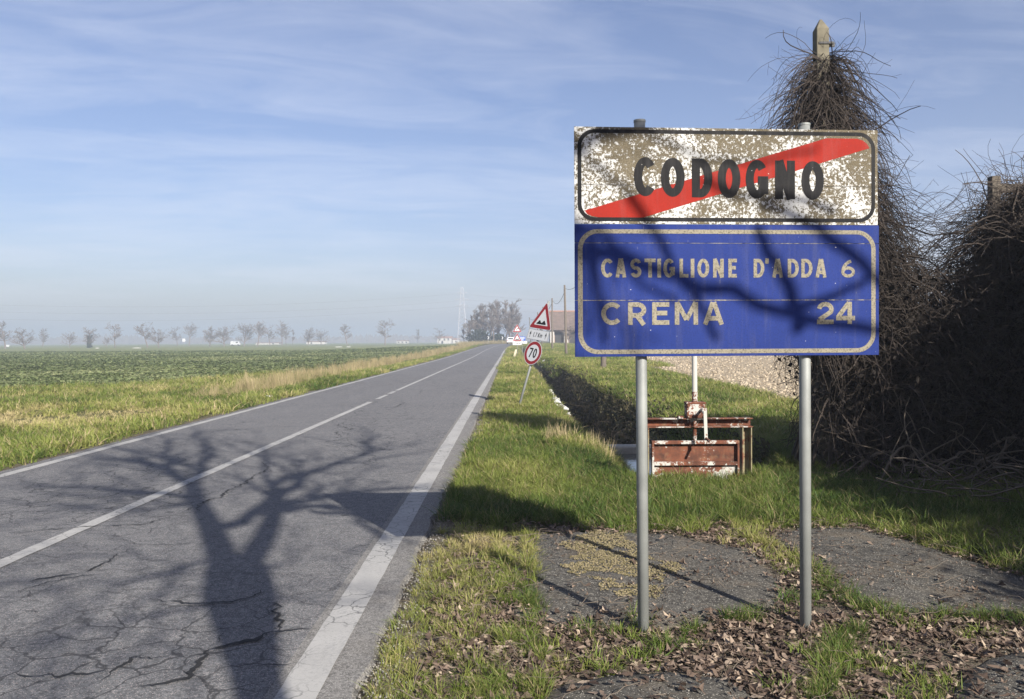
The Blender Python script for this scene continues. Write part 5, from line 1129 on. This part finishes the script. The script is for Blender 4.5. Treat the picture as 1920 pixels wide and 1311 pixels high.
# crop
n = 90000; r_ = 26 + 150 * g.random(n) ** 1.7; a = g.uniform(.03, .62, n); x = -np.tan(a) * r_ * 1.0; y = r_
keep = x < crop_edge(y) + (fbm(x, y) - .5) * 1.5; x, y = x[keep], y[keep]
scatter('crop_plants', on(x, y), C_crop, g.uniform(.32, .7, len(x)) * (1 + .006 * y), .45 + 1.1 * (fbm(x * .12, y * .12) - .5) + g.normal(0, .15, len(x)), 'low leafy green crop covering the field', 'crop')
# ploughed soil
n = 16000; y = 13 + 60 * g.random(n) ** 1.6; x = soil_edge(y) + g.random(n) ** 1.2 * (y * .5 + 3)
scatter('soil_clods', on(x, y, 0), C_clod, g.uniform(.012, .05, n) * (1 + y * .012), g.random(n), 'loose clods of pale ploughed soil', 'soil', .5)
# dead leaves
def leaves(n, x0, x1, y0, y1, dens, smin, smax, lab):
    x, y = rnd(n, x0, x1, y0, y1); k = g.random(n) < dens(x, y); x, y = x[k], y[k]; sl = on_slab(x, y)
    scatter('dead_leaves', np.stack([x, y, np.where(sl, .035, gz(x, y) + .012) + g.random(len(x)) * .012], -1), C_leaf, g.uniform(smin, smax, len(x)), g.random(len(x)), lab, 'leaves', .22, g.uniform(.35, .9, len(x)))
leaves(30000, -0.45, 4.4, 3.0, 4.75, lambda x, y: np.where(on_slab(x, y), .07, np.clip(.15 + 1.9 * (fbm(x * 1.6, y * 1.6 + 20) - .30), .05, 1)) * np.interp(x, [-.4, 0, .3], [.55, .75, 1]), .016, .066, 'brown dead leaves drifted at the foot of the posts')
leaves(16000, -0.5, 4.2, 4.6, 7.4, lambda x, y: np.where(on_slab(x, y), .018, np.clip(2.2 * (fbm(x * 1.8, y * 1.8 + 20) - .32), .10, .9)), .02, .065, 'brown dead leaves between the pavement slabs')
x, y = rnd(34000, -0.55, 4.4, 3.0, 7.6); sl_ = on_slab(x, y); k = g.random(len(x)) < np.where(sl_, np.clip(2.4 * (fbm(x * 2.2, y * 2.2 + 3) - .47), .03, .6), .75); x, y, sl_ = x[k], y[k], sl_[k]
scatter('leaf_crumbs', np.stack([x, y, np.where(sl_, .034, gz(x, y) + .008)], -1), C_leaf, g.uniform(.007, .024, len(x)), g.random(len(x)) * .95, 'crumbled leaf litter over earth and slabs', 'leaves', .4)
# brambles on the shaded ditch bank
n = 9000; y = 10.5 + 55 * g.random(n) ** 1.5; wob_ = np.interp(y, [13, 18], [.32, 0]); x = wob_ * .9 + 2.15 + .85 * g.random(n); z_ = gz(x, y) + np.abs(g.normal(0, .12, n)) * (.5 + fbm(x * 2, y * .8))
V, q = leaf_cloud(np.stack([x, y, z_], -1), 0.05, g); o = link('bramble', mesh_np('bramble', V, [q], plain('bramble_leaf', (0.045, 0.042, 0.022), 0.85, 0.6, 2))); tag(o, 'dark brambles growing over the shaded ditch bank', 'bramble', kind='stuff')
n = 900; st = np.stack([2.25 + .6 * g.random(n), 11 + 45 * g.random(n) ** 1.5, np.zeros(n)], -1); st[:, 2] = gz(st[:, 0], st[:, 1]); P = walk(st, rdir(n, g, .8), g.uniform(.25, .7, n), 7, g, .2, .35); P[:, :, 2] = np.maximum(P[:, :, 2], gz(P[:, :, 0], P[:, :, 1])); V, q = tubes(P, prof(n, 7, g, .003, .006), 3); link('bramble_stems', mesh_np('bramble_stems', V, [q], M['vine']), o)
for pl in SLP[:2]:                                     # leaves caught along the slab edges
    e_ = np.r_[pl, pl[:1]]; k = g.integers(0, len(pl), 1300); f = g.random(1300)[:, None]; q_ = e_[k] * (1 - f) + e_[k + 1] * f + g.normal(0, .07, (1300, 2)); q_ = q_[fbm(q_[:, 0] * 3, q_[:, 1] * 3) > .4]
    scatter('edge_leaves', np.c_[q_, np.full(len(q_), .03)], C_leaf, g.uniform(.012, .05, len(q_)), g.random(len(q_)), 'leaf litter caught along the edge of the ' + ('middle' if pl is SLP[0] else 'right-hand') + ' slab', 'leaves', .25, g.uniform(.35, .9, len(q_)))
# moss on slab
P_ = np.array([gp(*p) for p in [(1045,1020),(1130,1005),(1240,1050),(1262,1090),(1255,1130),(1180,1138),(1110,1110),(1070,1065)]])
x, y = rnd(40000, 0, 2.2, 4.6, 7.2); k = inside(x + (fbm(x * 3, y * 3) - .5) * .5, y + (fbm(x * 3 + 9, y * 3) - .5) * .5, P_) & (fbm(x * 6, y * 6) > .42); x, y = x[k], y[k]; scatter('moss', np.stack([x, y, np.full(len(x), .036)], -1), C_moss, g.uniform(.003, .009, len(x)), g.random(len(x)), 'yellowish moss patch on the old pavement', 'moss', .3)
x, y = rnd(2500, .3, 3.4, 3.3, 4.5); k = (fbm(x * 3 + 5, y * 3) > .58) & ~on_slab(x, y); x, y = x[k], y[k]; scatter('moss', on(x, y, .008), C_moss, g.uniform(.005, .013, len(x)), g.random(len(x)) * .5, 'greenish moss among the dead leaves', 'moss', .3)
# twigs and straw lying about
n = 420; st = np.stack([g.uniform(-.45, 4.0, n), 3.1 + 3.9 * g.random(n), np.full(n, .045)], -1); d = rdir(n, g); d[:, 2] *= .08; P = walk(st, d, g.uniform(.06, .30, n), 6, g, .02, .12); V, q = tubes(P, g.uniform(.001, .0032, n)[:, None] * np.linspace(1, .5, 6)[None], 4)
tag(link('fallen_twigs', mesh_np('fallen_twigs', V, [q], M['deadwood'])), 'thin fallen twigs strewn over paving and leaves', 'twigs', kind='stuff')
# gravel along the road edge and grit on the slabs
x, y = rnd(9000, -0.82, -0.30, 3.0, 22, 1.6); k = g.random(len(x)) < np.exp(-((x + .66) / .13) ** 2); x, y = x[k], y[k]; scatter('gravel', on(x, y, .01) + np.array([0, 0, .012]) * (x < -.66)[:, None], C_stone, g.uniform(.002, .008, len(x)), .5, 'loose gravel along the broken road edge', 'gravel', .5)
x, y = rnd(4500, -.2, 4.5, 3.0, 6.9); k = on_slab(x, y) & (fbm(x * 4, y * 4) > .42); x, y = x[k], y[k]; scatter('grit', np.stack([x, y, np.full(len(x), .034)], -1), C_stone, g.uniform(.0015, .005, len(x)), .5, 'fine grit on the old pavement', 'gravel', .5)

# ------------------------------------------------------------------ the hazy winter air
b = MB(); b.box(-2600, 2600, -2600, 2600, -2.5, 36.0)
m = bpy.data.materials.new('winter_haze'); m.use_nodes = True; t = NT(m.node_tree)
vol = t.n('ShaderNodeVolumePrincipled', {'Color': (0.64, 0.72, 0.85), 'Density': 0.0015, 'Anisotropy': 0.25}); t.n('ShaderNodeOutputMaterial', {'Volume': vol.outputs[0]})
tag(b.build('haze', m), 'pale winter haze lying over the plain', 'haze', kind='stuff')
